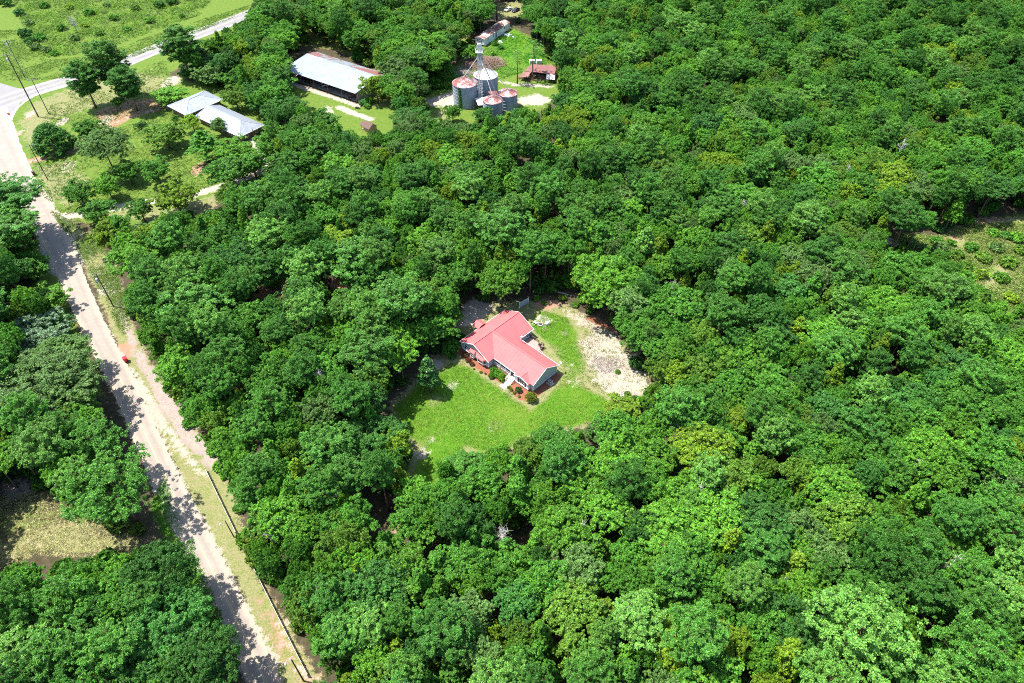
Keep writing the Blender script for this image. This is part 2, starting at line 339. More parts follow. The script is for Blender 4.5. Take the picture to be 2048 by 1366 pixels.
def ground_mat():
    m, t, b = newmat('ground_cover')
    tc = nd(t, 'ShaderNodeTexCoord').outputs['Object']
    nA = noise(t, .16, 6, .62, vec=tc); nB = noise(t, .75, 6, .68, vec=tc); nC = noise(t, 3.2, 4, .7, vec=tc); nD = noise(t, .05, 3, .5, vec=tc)
    a1 = nd(t, 'ShaderNodeAttribute', attribute_name='coverA'); a2 = nd(t, 'ShaderNodeAttribute', attribute_name='coverB')
    s1 = nd(t, 'ShaderNodeSeparateColor'); t.links.new(a1.outputs['Color'], s1.inputs[0]); s2 = nd(t, 'ShaderNodeSeparateColor'); t.links.new(a2.outputs['Color'], s2.inputs[0])
    msk = dict(scrub=s1.outputs[0], field=s1.outputs[1], dry=s1.outputs[2], lawn=a1.outputs['Alpha'], clay=s2.outputs[0], sand=s2.outputs[1], grey=s2.outputs[2], mulch=a2.outputs['Alpha'])
    rag = math_n(t, 'ADD', math_n(t, 'MULTIPLY', math_n(t, 'SUBTRACT', nB, .5), 1.15), math_n(t, 'ADD', math_n(t, 'MULTIPLY', math_n(t, 'SUBTRACT', nC, .5), .85), math_n(t, 'MULTIPLY', math_n(t, 'SUBTRACT', nA, .5), .9)))
    def fac(k, w=1.0, lo=.38, hi=.62): return mapr(t, math_n(t, 'ADD', msk[k], math_n(t, 'MULTIPLY', math_n(t, 'MULTIPLY', rag, w), math_n(t, 'GREATER_THAN', msk[k], .015))), lo, hi)
    def two(c1, c2, n, lo=.35, hi=.65): return mix(t, mapr(t, n, lo, hi), c1, c2)
    c = two((.085,.060,.040), (.15,.10,.075), nB); c = mix(t, mapr(t, nC, .44, .66), c, (.05,.10,.025))
    c = mix(t, fac('scrub'), c, two((.17,.26,.03), (.28,.21,.13), nB, .45, .62))
    c = mix(t, fac('field'), c, mix(t, mapr(t, nC, .45, .8), two((.10,.235,.020), (.19,.26,.045), nB, .36, .64), (.26,.26,.09)))
    c = mix(t, fac('dry'), c, mix(t, mapr(t, nC, .42, .72), two((.19,.26,.05), (.31,.29,.13), nB, .36, .64), (.44,.38,.24)))
    lawn = two((.080,.24,.012), (.125,.272,.020), nB, .36, .62); lawn = mix(t, mapr(t, nA, .48, .66, 0, .75), lawn, (.17,.28,.03)); lawn = mix(t, mapr(t, nC, .48, .72), lawn, (.15,.29,.022)); lawn = mix(t, mapr(t, math_n(t, 'ADD', math_n(t, 'MULTIPLY', nB, .6), math_n(t, 'MULTIPLY', nC, .4)), .56, .68), lawn, (.30,.31,.11))
    c = mix(t, fac('lawn', .8), c, lawn)
    c = mix(t, fac('clay'), c, two((.50,.27,.13), (.44,.29,.22), nB))
    c = mix(t, fac('sand', 1.15), c, mix(t, mapr(t, nC, .55, .8), two((.56,.50,.41), (.50,.43,.34), nA), (.36,.32,.20)))
    c = mix(t, fac('grey', .9), c, mix(t, mapr(t, nC, .4, .7), two((.56,.46,.39), (.45,.37,.32), nB), (.33,.27,.23)))
    c = mix(t, fac('mulch', .35), c, two((.44,.17,.10), (.32,.12,.075), nC))
    c = mix(t, 1.0, c, (.50,.50,.51), 'MULTIPLY'); t.links.new(c, b.inputs['Base Color']); b.inputs['Roughness'].default_value = .95; b.inputs['Specular IOR Level'].default_value = .08
    bump(t, math_n(t, 'ADD', math_n(t, 'MULTIPLY', nC, .6), nB), .55, .25, b)
    return m
M['ground'] = ground_mat()
ext = 2600.
verts = np.stack([gx.ravel(), gy.ravel(), np.zeros(nx*ny)], 1)
idx = np.arange(nx*ny).reshape(ny, nx)
quads = np.stack([idx[:-1,:-1], idx[:-1,1:], idx[1:,1:], idx[1:,:-1]], -1).reshape(-1, 4)
n0 = nx*ny
outer = np.array([(-ext,-ext,0),(ext,-ext,0),(ext,ext,0),(-ext,ext,0)])
c00, c10, c11, c01 = int(idx[0,0]), int(idx[0,-1]), int(idx[-1,-1]), int(idx[-1,0])
faces = [tuple(q) for q in quads.tolist()]
faces += [(n0, n0+1, *[int(i) for i in idx[0,::-1]]), (n0+1, n0+2, *[int(i) for i in idx[::-1,-1]]), (n0+2, n0+3, *[int(i) for i in idx[-1,:]]), (n0+3, n0, *[int(i) for i in idx[:,0]])]
gme = bpy.data.meshes.new('ground'); gme.from_pydata(np.vstack([verts, outer]).tolist(), [], faces); gme.materials.append(M['ground'])
for nm, ks in (('coverA', ('scrub','field','dry','lawn')), ('coverB', ('clay','sand','grey','mulch'))):
    at_ = gme.attributes.new(nm, 'FLOAT_COLOR', 'POINT')
    arr = np.zeros((n0+4, 4), np.float32)
    for i, k in enumerate(ks): arr[:n0, i] = MASK[k].ravel()
    at_.data.foreach_set('color', arr.ravel())
ground = link('ground', gme); tag(ground, 'open ground of lawn, sand, mown verge and leaf-littered forest floor', kind='structure')

# ---------------------------------------------------------------- roads
def asphalt(name, base, dark, sand, lines=None):
    m, t, b = newmat(name)
    uv = nd(t, 'ShaderNodeUVMap').outputs[0]; sp = nd(t, 'ShaderNodeSeparateXYZ'); t.links.new(uv, sp.inputs[0])
    u, v = sp.outputs[0], sp.outputs[1]                # u: -1..1 across, v: metres along
    tc = nd(t, 'ShaderNodeTexCoord').outputs['Object']
    nA = noise(t, .22, 5, .6, vec=tc); nB = noise(t, 1.4, 5, .7, vec=tc); nC = noise(t, 9, 3, .7, vec=tc)
    c = mix(t, mapr(t, nA, .35, .65), base, dark); c = mix(t, mapr(t, nC, .4, .7, 0, .35), c, tuple(x*.75 for x in dark))
    au = math_n(t, 'ABSOLUTE', u)
    ed = math_n(t, 'ADD', au, math_n(t, 'MULTIPLY', math_n(t, 'SUBTRACT', nB, .5), .5))
    c = mix(t, mapr(t, ed, .58, .86), c, sand)
    c = mix(t, mapr(t, math_n(t, 'ADD', nA, math_n(t, 'MULTIPLY', nB, .5)), .82, .98, 0, .8), c, sand)
    wt = math_n(t, 'ABSOLUTE', math_n(t, 'SUBTRACT', au, .40)); c = mix(t, mapr(t, wt, .05, .16, .30, 0), c, tuple(x*.78 for x in dark))
    vo = nd(t, 'ShaderNodeTexVoronoi', feature='DISTANCE_TO_EDGE'); vo.inputs['Scale'].default_value = .17; t.links.new(tc, vo.inputs['Vector'])
    c = mix(t, math_n(t, 'MULTIPLY', mapr(t, vo.outputs['Distance'], .004, .012, 1, 0), .35), c, (.2,.18,.17))
    t.links.new(c, b.inputs['Base Color']); b.inputs['Roughness'].default_value = .9; b.inputs['Specular IOR Level'].default_value = .15
    bump(t, nC, .2, .02, b); return m
def resample(line, step):
    pts = [np.array(p[:2]) for p in line]; out = []; L = 0
    # Catmull-Rom smoothing
    pp = [2*pts[0]-pts[1]]+pts+[2*pts[-1]-pts[-2]]
    for i in range(1, len(pp)-2):
        n = max(2, int(np.hypot(*(pp[i+1]-pp[i]))/step))
        for k in range(n):
            t = k/n; out.append((.5*((2*pp[i])+(-pp[i-1]+pp[i+1])*t+(2*pp[i-1]-5*pp[i]+4*pp[i+1]-pp[i+2])*t*t+(-pp[i-1]+3*pp[i]-3*pp[i+1]+pp[i+2])*t**3), (i-1+t)/(len(pts)-1)))
    out.append((pts[-1], 1.0)); return out
def ribbon(name, line, width, z, mat, label, step=.8, jit=.0, cols=6, kind='structure', parent=None):
    rs = resample(line, step); V = []; Fc = []; UV = []; run = 0
    for i, (p, f) in enumerate(rs):
        q0 = rs[max(i-1,0)][0]; q1 = rs[min(i+1,len(rs)-1)][0]; d = (q1-q0)/max(np.hypot(*(q1-q0)),1e-6); nrm = np.array((-d[1], d[0]))
        if i: run += np.hypot(*(p-rs[i-1][0]))
        w = width(f) if callable(width) else width
        wl, wr = w+random.uniform(-jit,jit), w+random.uniform(-jit,jit)
        for k in range(cols+1):
            u = -1+2*k/cols; q = p+nrm*u*(wl if u < 0 else wr); V.append((q[0], q[1], z)); UV.append((u, run))
        if i:
            b0 = (i-1)*(cols+1); b1 = i*(cols+1)
            for k in range(cols): Fc.append((b0+k, b0+k+1, b1+k+1, b1+k))
    me = bpy.data.meshes.new(name); me.from_pydata(V, [], Fc); me.materials.append(mat)
    bm = bmesh.new(); bm.from_mesh(me); bmesh.ops.recalc_face_normals(bm, faces=bm.faces)
    if sum(f.normal.z for f in bm.faces) < 0: bmesh.ops.reverse_faces(bm, faces=bm.faces)
    bm.to_mesh(me); bm.free()
    ul = me.uv_layers.new(name='UVMap')
    for lp in me.loops: ul.data[lp.index].uv = UV[lp.vertex_index]
    o = link(name, me, None, parent)
    if not parent: tag(o, label, kind=kind)
    return o
M['road'] = asphalt('road_asphalt', (.245,.212,.178), (.205,.180,.155), (.28,.235,.18)); M['highway'] = asphalt('highway_asphalt', (.195,.188,.186), (.165,.16,.16), (.21,.20,.18))
def roadw(f): return float(np.interp(f, np.linspace(0,1,len(ROADW)), ROADW))
road = ribbon('road', ROAD, roadw, .012, M['road'], 'pale sand-dusted country road running down the left side', jit=.22, cols=8)
HWY = pxs((-120,238),(-30,215),(60,184),(135,162),(210,140),(300,103),(400,66),(495,30),(600,-12),(680,-40))
highway = ribbon('highway', HWY, 5.0, .02, M['highway'], 'bleached two lane highway crossing the upper left corner', jit=.1, cols=8)
M['line_white'] = paint('road_line_white', (.50,.49,.47), .8, .2, .15, 1.0); M['line_yellow'] = paint('road_line_yellow', (.38,.31,.16), .8, .2, .25, .6, col2=(.29,.26,.21))
def offset_line(line, off):
    rs = [p for p, f in resample(line, 2.0)]; out = []
    for i, p in enumerate(rs):
        d = rs[min(i+1,len(rs)-1)]-rs[max(i-1,0)]; d = d/max(np.hypot(*d),1e-6); out.append(tuple(p+np.array((-d[1],d[0]))*off))
    return out
for off, mt in ((-3.9,'line_white'),(3.9,'line_white'),(-.14,'line_yellow'),(.14,'line_yellow')):
    ribbon('painted_line', offset_line(HWY, off), .10, .026, M[mt], None, 2.0, cols=1, parent=highway)
for off in (-.12,.12):
    ribbon('painted_line', offset_line(ROAD[:7], off), .05, .018, M['line_yellow'], None, 2.0, cols=1, parent=road)
ribbon('painted_line', pxs((-30,258),(22,246)), .3, .018, M['line_white'], None, 1., cols=1, parent=road)
kerb = ribbon('kerb_strip', pxs((24,275),(20,255),(24,235),(36,215),(58,198),(85,184),(130,170)), .42, .03, M['concrete'], 'pale concrete edge strip curving round the road junction', cols=1)
apron = MB().add([(*at(x,y),.008) for x,y in ((-60,160),(0,166),(30,175),(60,180),(75,190),(40,206),(20,240),(-10,300),(-90,300))], [tuple(range(9))]).build('road_junction', M['highway'])
tag(apron, 'bleached asphalt apron where the country road meets the highway', kind='structure')

# ---------------------------------------------------------------- tree prototypes (numpy leaf clouds)
def unit(v): return v/np.maximum(np.linalg.norm(v, axis=-1, keepdims=True), 1e-9)
def rdir(n, g): return unit(g.normal(size=(n,3)))
def leaf_mesh(name, C, N, ln, wd, g, T=None, fold=.25):
    """kites: centre C, normal N, half length ln, half width wd; folded along the midrib"""
    n = len(C); N = unit(N)
    if T is None: T = rdir(n, g)
    T = unit(T - N*np.sum(T*N, 1, keepdims=True)); B = np.cross(N, T)
    ln = np.broadcast_to(np.asarray(ln, float).reshape(-1,1), (n,1)); wd = np.broadcast_to(np.asarray(wd, float).reshape(-1,1), (n,1))
    V = np.stack([C-T*ln, C+B*wd-N*wd*fold+T*ln*.1, C+T*ln, C-B*wd-N*wd*fold+T*ln*.1], 1).reshape(-1,3)
    me = bpy.data.meshes.new(name); me.vertices.add(4*n); me.vertices.foreach_set('co', V.astype(np.float32).ravel())
    me.loops.add(4*n); me.loops.foreach_set('vertex_index', np.arange(4*n, dtype=np.int32))
    me.polygons.add(n); me.polygons.foreach_set('loop_start', np.arange(0,4*n,4,dtype=np.int32)); me.polygons.foreach_set('loop_total', np.full(n,4,np.int32))
    me.update(calc_edges=True); me.validate(); return me
def clump_leaves(cen, rad, per, g, up=.35, ln=.19):
    """leaves on the outer shell of many small clumps"""
    m = len(cen); k = np.repeat(np.arange(m), per)
    d = rdir(m*per, g); d[:,2] = np.where(d[:,2] < -.35, -d[:,2], d[:,2])
    r = rad[k,None]*(0.55+.5*g.random((m*per,1)))
    C = cen[k]+d*r; N = unit(d*.8+np.array([0,0,up])+g.normal(size=d.shape)*.45)
    return C, N
def limbs(mb, base_h, top, targets, g, r0, lean=(0,0), n=7):
    H = top; pts = []; k = 6
    for i in range(k+1):
        f = i/k; pts.append((lean[0]*f*f+g.normal()*.06*f*H/10, lean[1]*f*f+g.normal()*.06*f*H/10, f*H))
    mb.tube(pts, [r0*(1.25 if i == 0 else 1)*(1-.82*i/k) for i in range(k+1)], n)
    for tg in targets:
        tg = np.asarray(tg); zb = max(base_h, min(H*.85, tg[2]-np.hypot(tg[0],tg[1])*.7-.3)); f = zb/H
        a = np.array([lean[0]*f*f, lean[1]*f*f, zb]); mid = (a+tg)/2+np.array([0,0,-.25])+g.normal(size=3)*.2
        rr = r0*(1-.8*f)*.55
        mb.tube([a, mid, tg], [rr, rr*.6, rr*.18], 5, cap=False)
def make_broad(seed, Rr=4.5, H=14., depth=6.5, lobes=24, shape='round', per=40, sub=15, ln=.114, ragged=.25, ls=None):
    g = np.random.default_rng(seed); zc = H-depth/2
    L = []
    while len(L) < lobes:
        d = rdir(1, g)[0]
        if d[2] < -.35: continue
        f = g.uniform(.5,.84)
        if shape == 'cone':
            h = g.random()**.8; rr = (1-h)**.75*Rr*g.uniform(.35,.85); a = g.uniform(0,2*math.pi); p = np.array([rr*math.cos(a), rr*math.sin(a), H-depth+.8+h*(depth-1.2)])
            lr = (.9+.9*(1-h))*g.uniform(.7,1.1)*Rr/4.5
        else:
            p = np.array([d[0]*Rr*f, d[1]*Rr*f, zc+d[2]*depth/2*f]); lr = g.uniform(.72,1.42)*(ls or Rr/4.5)
            p += g.normal(size=3)*ragged
        if all(np.linalg.norm(p-q) > .55*(lr+l2) for q, l2 in L) or g.random() < .06: L.append((p, lr))
    cen = []; rad = []
    for p, lr in L:
        d = rdir(sub, g); d[:,2] = np.where(d[:,2] < -.3, -d[:,2]*.6, d[:,2])
        cen.append(p+d*lr*g.uniform(.72,1.06,(sub,1))); rad.append(g.uniform(.34,.62,sub)*lr/1.5)
    # inner fill so the crown is not hollow
    q = rdir(60, g)*np.array([Rr,Rr,depth/2])*g.uniform(.1,.65,(60,1))
    if shape == 'cone': q[:,:2] *= .5
    q[:,2] += zc; cen.append(q); rad.append(g.uniform(.6,.95,60))
    cen = np.vstack(cen); rad = np.concatenate(rad)
    C, N = clump_leaves(cen, rad, per, g)
    crown = leaf_mesh('crown', C, N, g.uniform(.7,1.3,len(C))*ln, g.uniform(.55,1.0,len(C))*ln, g)
    mb = MB(); limbs(mb, H*.25, H*.8, [p*np.array([1,1,1]) for p, lr in L[:14]], g, .25)
    return crown, mb.mesh('trunk', True)
def make_pine(seed, H=20., Rr=4.3, depth=9., whorls=11, tuft=.50, sparse=1.0, per=52, dens=4.3):
    g = np.random.default_rng(seed); cen = []; dirs = []; tg = []
    for w in range(whorls):
        h = (w+.5)/whorls; z = H-depth+depth*h*.97
        prof = (1-abs(h-.42)**1.6*1.35) if h > .3 else .55+h*1.3
        prof = max(.12, min(1, prof))*(1 if h < .85 else .62)
        nb = max(3, int(round((6.5-3*h)*sparse)))
        a0 = g.uniform(0,6.28)
        for b in range(nb):
            a = a0+6.283*b/nb+g.normal()*.25; Lb = Rr*prof*g.uniform(.62,1.12)
            rise = .10+.55*h+g.normal()*.1
            tip = np.array([math.cos(a)*Lb, math.sin(a)*Lb, z+Lb*rise]); root = np.array([0,0,z]); tg.append(tip*np.array([.9,.9,1]))
            nt_ = max(5, int(Lb*dens*sparse))
            for k in range(nt_):
                f = 1-.78*g.random()**1.35
                side = np.array([-math.sin(a), math.cos(a), 0])*g.normal()*.26*Lb*(1.15-f*.5)
                cen.append(root+(tip-root)*f+side+np.array([0,0,g.uniform(-.12,.4)])); dirs.append(unit((tip-root)*.4/Lb+np.array([0,0,.8])+side*.4))
    cen = np.array(cen); dirs = np.array(dirs); m = len(cen); k = np.repeat(np.arange(m), per)
    d = unit(rdir(m*per, g)+dirs[k]*.75); ts = g.uniform(.75,1.25,m)*tuft
    C = cen[k]+d*ts[k,None]*g.uniform(.35,.75,(m*per,1)); N = unit(np.cross(d, rdir(m*per, g))+dirs[k]*.5+np.array([0,0,.25]))
    crown = leaf_mesh('crown', C, N, ts[k]*.25*g.uniform(.7,1.25,m*per), ts[k]*.125*g.uniform(.7,1.4,m*per), g, T=d, fold=.1)
    mb = MB(); limbs(mb, H-depth, H*.97, tg[::2], g, .26, lean=(g.normal()*.5, g.normal()*.5))
    return crown, mb.mesh('trunk', True)
def make_cedar(seed, H=9., Rr=4.4):
    g = np.random.default_rng(seed); m = 620; h = g.random(m)**.9; a = g.uniform(0,6.283,m)
    rr = Rr*np.minimum(1, .72+h*1.6)*np.clip(1-h,0,1)**.52*g.uniform(.74,1.14,m)*(1+.10*np.sin(3*a+5*h))
    cen = np.stack([rr*np.cos(a), rr*np.sin(a), .3+h*(H-.6)], 1); C, N = clump_leaves(cen, g.uniform(.3,.55,m), 24, g, .15)
    T = unit(cen[np.repeat(np.arange(m),24)]*np.array([1,1,0])*.5+np.array([0,0,3.]))
    crown = leaf_mesh('crown', C, N, .26, .09, g, T=T); mb = MB(); limbs(mb, 1, H*.85, [], g, .3)
    return crown, mb.mesh('trunk', True)
def make_bush(seed, Rr=1.0, H=1.3, m=90, per=22, ln=.085, tight=.07):
    g = np.random.default_rng(seed); d = rdir(m, g); d[:,2] = np.abs(d[:,2])*1.0-.25
    cen = d*np.array([Rr,Rr,H*.55])*g.uniform(.86,1.0,(m,1))+np.array([0,0,H*.45]); cen[:,2] = np.maximum(cen[:,2], .06)
    C, N = clump_leaves(cen, g.uniform(.10,.2,m)*Rr+tight, per, g, .2)
    q = rdir(200, g)*np.array([Rr*.8,Rr*.8,H*.45])*g.uniform(.3,1,(200,1))+np.array([0,0,H*.48]); C = np.vstack([C, q]); N = np.vstack([N, unit(q-np.array([0,0,H*.4]))])
    C[:,2] = np.maximum(C[:,2], .03)
    return leaf_mesh('foliage', C, N, g.uniform(.7,1.3,len(C))*ln, g.uniform(.5,.9,len(C))*ln, g)
def make_dead(seed, H=11., spread=3.2):
    g = np.random.default_rng(seed); mb = MB(); tw = MB()
    mb.tube([(0,0,0),(.1,0,H*.5),(.25,.1,H)], [.22,.13,.03], 7)
    for i in range(26):
        z = H*g.uniform(.38,.95); a = g.uniform(0,6.283); L = spread*g.uniform(.4,1)*(1.15-z/H*.6)
        p = np.array([0,0,z]); q = p+np.array([math.cos(a)*L*.55, math.sin(a)*L*.55, L*.45]); e = p+np.array([math.cos(a)*L, math.sin(a)*L, L*.85])
        mb.tube([p,q,e], [.075,.045,.012], 5, cap=False)
        for k in range(5):
            s = p+(e-p)*g.uniform(.35,.95); tw.tube([s, s+g.normal(size=3)*np.array([.55,.55,.4])+np.array([0,0,.35])], [.022,.006], 4, cap=False)
    return mb.mesh('trunk', True), tw.mesh('twigs', True)

PROTO = {
 'oak':  [make_broad(s, depth=dp, lobes=lb, ragged=rg) for s, dp, lb, rg in ((1,5.6,44,.35),(2,6.6,50,.5),(3,5.0,40,.3),(4,7.0,46,.65),(5,5.8,36,.8),(6,6.2,52,.4),(7,5.4,42,.6),(8,7.4,52,.5))],
 'gum':  [make_broad(20+s, Rr=3.4, H=15., depth=9.5, lobes=34, shape='cone', sub=16, per=40, ln=.116) for s in range(4)],
 'pine': [make_pine(40+s, H=20, Rr=r_, depth=d_, whorls=w_) for s, (r_, d_, w_) in enumerate(((4.3,8.5,11),(4.6,7.2,10),(4.0,9.8,12),(4.4,7.8,9)))],
 'thin_pine': [make_pine(60, H=18, Rr=3.0, depth=8.5, whorls=8, tuft=.5, sparse=.62, per=22), make_pine(61, H=18, Rr=3.2, depth=7.5, whorls=7, tuft=.5, sparse=.6, per=22)],
 'roadside_pine': [make_pine(65, H=20, Rr=4.2, depth=13.5, whorls=14, sparse=1.05, tuft=.58), make_pine(66, H=20, Rr=4.4, depth=12.5, whorls=13, sparse=1.05, tuft=.58)],
 'big_pine': [make_pine(68, H=19, Rr=8.2, depth=9.5, whorls=11, tuft=.62, dens=3.0, per=44), make_pine(69, H=19, Rr=7.0, depth=8.5, whorls=10, tuft=.6, dens=3.2, per=44)],
 'big_oak': [make_broad(90, Rr=7.4, depth=7.5, lobes=112, ragged=.6, ls=1.15), make_broad(91, Rr=7.0, depth=7.0, lobes=98, ragged=.6, ls=1.15)],
 'cedar': [make_cedar(70)],
 'magnolia': [make_broad(75, Rr=3.2, H=9.5, depth=8.8, lobes=26, shape='cone', sub=22, per=32, ln=.125)],
 'yard':  [make_broad(80+s, Rr=4.0, H=8.5, depth=7.5, lobes=40, ragged=.6, sub=15) for s in range(3)],
}
NOM = {'big_oak':(7.2,14.),'big_pine':(7.6,19.),'oak':(4.5,14.),'gum':(3.4,15.),'pine':(4.3,20.),'thin_pine':(3.,18.),'roadside_pine':(4.3,20.),'cedar':(4.4,9.),'magnolia':(3.2,9.5),'yard':(4.0,8.5)}
CENT = {'big_oak':.75,'big_pine':.80,'oak':.77,'gum':.68,'pine':.80,'thin_pine':.77,'roadside_pine':.72,'cedar':.5,'magnolia':.5,'yard':.57}   # crown centre / height
LEAFMAT = {'big_oak':'leaf','big_pine':'needle','oak':'leaf','gum':'leaf','pine':'needle','thin_pine':'needle','roadside_pine':'needle','cedar':'leaf','magnolia':'leaf_gloss','yard':'leaf'}
NAME = {'big_oak':'oak_tree','big_pine':'pine_tree','oak':'oak_tree','gum':'sweetgum_tree','pine':'pine_tree','thin_pine':'pine_tree','roadside_pine':'pine_tree','cedar':'cedar_tree','magnolia':'magnolia_tree','yard':'shade_tree'}
CAT = {'big_oak':'oak','big_pine':'pine','oak':'oak','gum':'sweetgum','pine':'pine','thin_pine':'pine','roadside_pine':'pine','cedar':'cedar','magnolia':'magnolia','yard':'tree'}
for k, lst in PROTO.items():
    for cr, tr in lst: cr.materials.append(M[LEAFMAT[k]]); tr.materials.append(M['bark_pine' if 'pine' in k else 'bark'])
def plant_tree(kind, x, y, r, h, col, label, group=None, var=None, rz=None):
    rn, hn = NOM[kind]; var = random.randrange(len(PROTO[kind])) if var is None else var
    o = thing(NAME[kind], label, CAT[kind], (x, y, -.05), random.uniform(0,6.283) if rz is None else rz, group)
    o.scale = (r/rn, r/rn*random.uniform(.92,1.08), h/hn)
    cr, tr = PROTO[kind][var % len(PROTO[kind])]
    link('trunk', tr, None, o); c = link('crown', cr, None, o); c.color = (*col, 1)
    return o

# ---------------------------------------------------------------- red-roofed house
def slope_ribs(mb, poly, axis, step, h=.022, w=.035):
    """standing seams on a planar slope; axis 'x': seams at constant x, 'y': at constant y"""
    p = [Vector(q) for q in poly]; i = 0 if axis == 'x' else 1
    lo, hi = min(q[i] for q in p), max(q[i] for q in p); v = lo+step*.5
    while v < hi:
        hits = []
        for a, b in zip(p, p[1:]+p[:1]):
            if (a[i]-v)*(b[i]-v) < 0: t = (v-a[i])/(b[i]-a[i]); hits.append(a+(b-a)*t)
        if len(hits) == 2: mb.bar(hits[0]+Vector((0,0,h*.3)), hits[1]+Vector((0,0,h*.3)), w, h)
        v += step
def roof_slope(parent, poly, mat, axis, step, th=.12, name='roof_slope', seam_mat=None):
    o = MB().slab(poly, th).build(name, mat, parent); r = MB(); slope_ribs(r, poly, axis, step)
    if r.v: r.build('roof_seams', seam_mat or mat, o)
    return o
def window(parent, c, w, h, nrm, shutters=True, mull=True):
    """a window on a wall: c centre (local), nrm outward unit axis in plan"""
    n = Vector(nrm); s = Vector((-n.y, n.x, 0)); c = Vector(c)
    def q(a, b, z0, z1, d0, d1):
        mb = MB(); pts = []
        for z in (z0, z1):
            for (l, d) in ((a,d0),(b,d0),(b,d1),(a,d1)): pts.append(c+s*l+n*d+Vector((0,0,z)))
        return mb.add(pts, [(0,3,2,1),(4,5,6,7),(0,1,5,4),(1,2,6,5),(2,3,7,6),(3,0,4,7)])
    f = MB()
    for m_ in (q(-w/2-.09,-w/2,-h/2-.09,h/2+.09,0,.06), q(w/2,w/2+.09,-h/2-.09,h/2+.09,0,.06), q(-w/2,w/2,h/2,h/2+.09,0,.06), q(-w/2,w/2,-h/2-.09,-h/2,0,.08)): f.add(m_.v, m_.f)
    if mull:
        for m_ in (q(-.025,.025,-h/2,h/2,.02,.045), q(-w/2,w/2,-.025,.025,.02,.05)): f.add(m_.v, m_.f)
    o = f.build('window', M['trim'], parent)
    q(-w/2,w/2,-h/2,h/2,.004,.02).build('pane', M['glass'], o)
    if shutters:
        for sg in (-1, 1):
            a, b = sorted((sg*(w/2+.12), sg*(w/2+.12+.38))); q(a,b,-h/2-.05,h/2+.05,.003,.05).build('shutter', M['shutter'], parent)
    return o
H = thing('red_roofed_house', 'single storey house with pink-red metal roof in the lawn clearing', 'house', HA, HANG)
EZ, RZ, FZ = 2.72, 5.2, .6
def zm(y): return EZ+(min(y, 8.0-y)+.4)/4.4*(RZ-EZ)
# walls (grey-green lap siding) and block foundation
w = MB().box(-12.3,1.8,FZ,-4.9,8,EZ+.1); w.box(-4.9,.0,FZ,-.02,8,EZ+.1); w.prism_x([(0,EZ),(8,EZ),(4,RZ-.12)], -.25, -.02); w.build('wall', M['siding'], H)
w = MB().box(-21.4,-1.8,FZ,-12.31,12.7,EZ+.1); w.prism_y([(-21.4,EZ),(-12.31,EZ),(-16.86,RZ-.14)], -1.8, -1.5); w.prism_y([(-21.4,EZ),(-12.31,EZ),(-16.86,RZ-.14)], 12.4, 12.7); w.build('wall', M['siding'], H)
MB().box(-4.95,-.65,FZ,-.9,.05,EZ+.02).prism_y([(-4.95,EZ),(-.9,EZ),(-2.92,3.45)], -.65, .3).build('wall', M['white'], H)
f = MB().box(-12.25,1.85,-.05,-4.9,7.95,FZ+.01).box(-4.9,.05,-.05,-.07,7.95,FZ+.01).box(-21.35,-1.75,-.05,-12.3,12.65,FZ+.01).box(-4.9,-.6,-.05,-.95,.06,FZ+.01); f.build('foundation', M['foundation'], H)
for q_ in ((-21.38,-1.9,FZ-.02,-12.33,-1.8,FZ+.12),(-4.93,-.7,FZ-.02,-.92,-.65,FZ+.1),(-.03,.02,FZ-.02,.03,7.98,FZ+.08)): MB().box(*q_).build('wall_base_trim', M['trim'], H)
for x, y in ((-.02,-.02),(-.02,7.9),(-12.34,-1.84),(-21.44,-1.84),(-.92,-.68),(-4.97,-.68)): MB().box(x-.05,y-.03,FZ,x+.09,y+.12,EZ).build('corner_board', M['trim'], H)
J = (-16.9,4.0,RZ)
slopes = [([( .35,-.4,EZ),(.35,4,RZ),J,(-12.0,-.4,EZ)],'x'), ([(.35,8.4,EZ),(-12.0,8.4,EZ),J,(.35,4,RZ)],'x'),
          ([(-16.9,-2.25,RZ),(-12,-2.25,EZ),(-12,-.4,EZ),J],'y'), ([J,(-12,8.4,EZ),(-12,13.1,EZ),(-16.9,13.1,RZ)],'y'),
          ([(-16.9,-2.25,RZ),(-16.9,13.1,RZ),(-21.8,13.1,EZ),(-21.8,-2.25,EZ)],'y')]
for pl, ax in slopes: roof_slope(H, pl, M['red_roof'], ax, .92)
b0 = .03
roof_slope(H, [(-2.9,-1.0,3.62+b0),(-.7,-1.0,EZ+b0),(-.7,-.36,EZ+b0),(-2.9,1.2,3.62+b0)], M['red_roof'], 'y', .6, .09); roof_slope(H, [(-2.9,-1.0,3.62+b0),(-2.9,1.2,3.62+b0),(-5.1,-.36,EZ+b0),(-5.1,-1.0,EZ+b0)], M['red_roof'], 'y', .6, .09)
rc = MB(); rc.bar((.36,4,RZ+.03),(-16.9,4,RZ+.03),.3,.06); rc.bar((-16.9,-2.26,RZ+.035),(-16.9,13.11,RZ+.035),.3,.06); rc.bar((-2.9,-1.02,3.67),(-2.9,1.15,3.67),.22,.05); rc.build('ridge_cap', M['red_roof'], H)
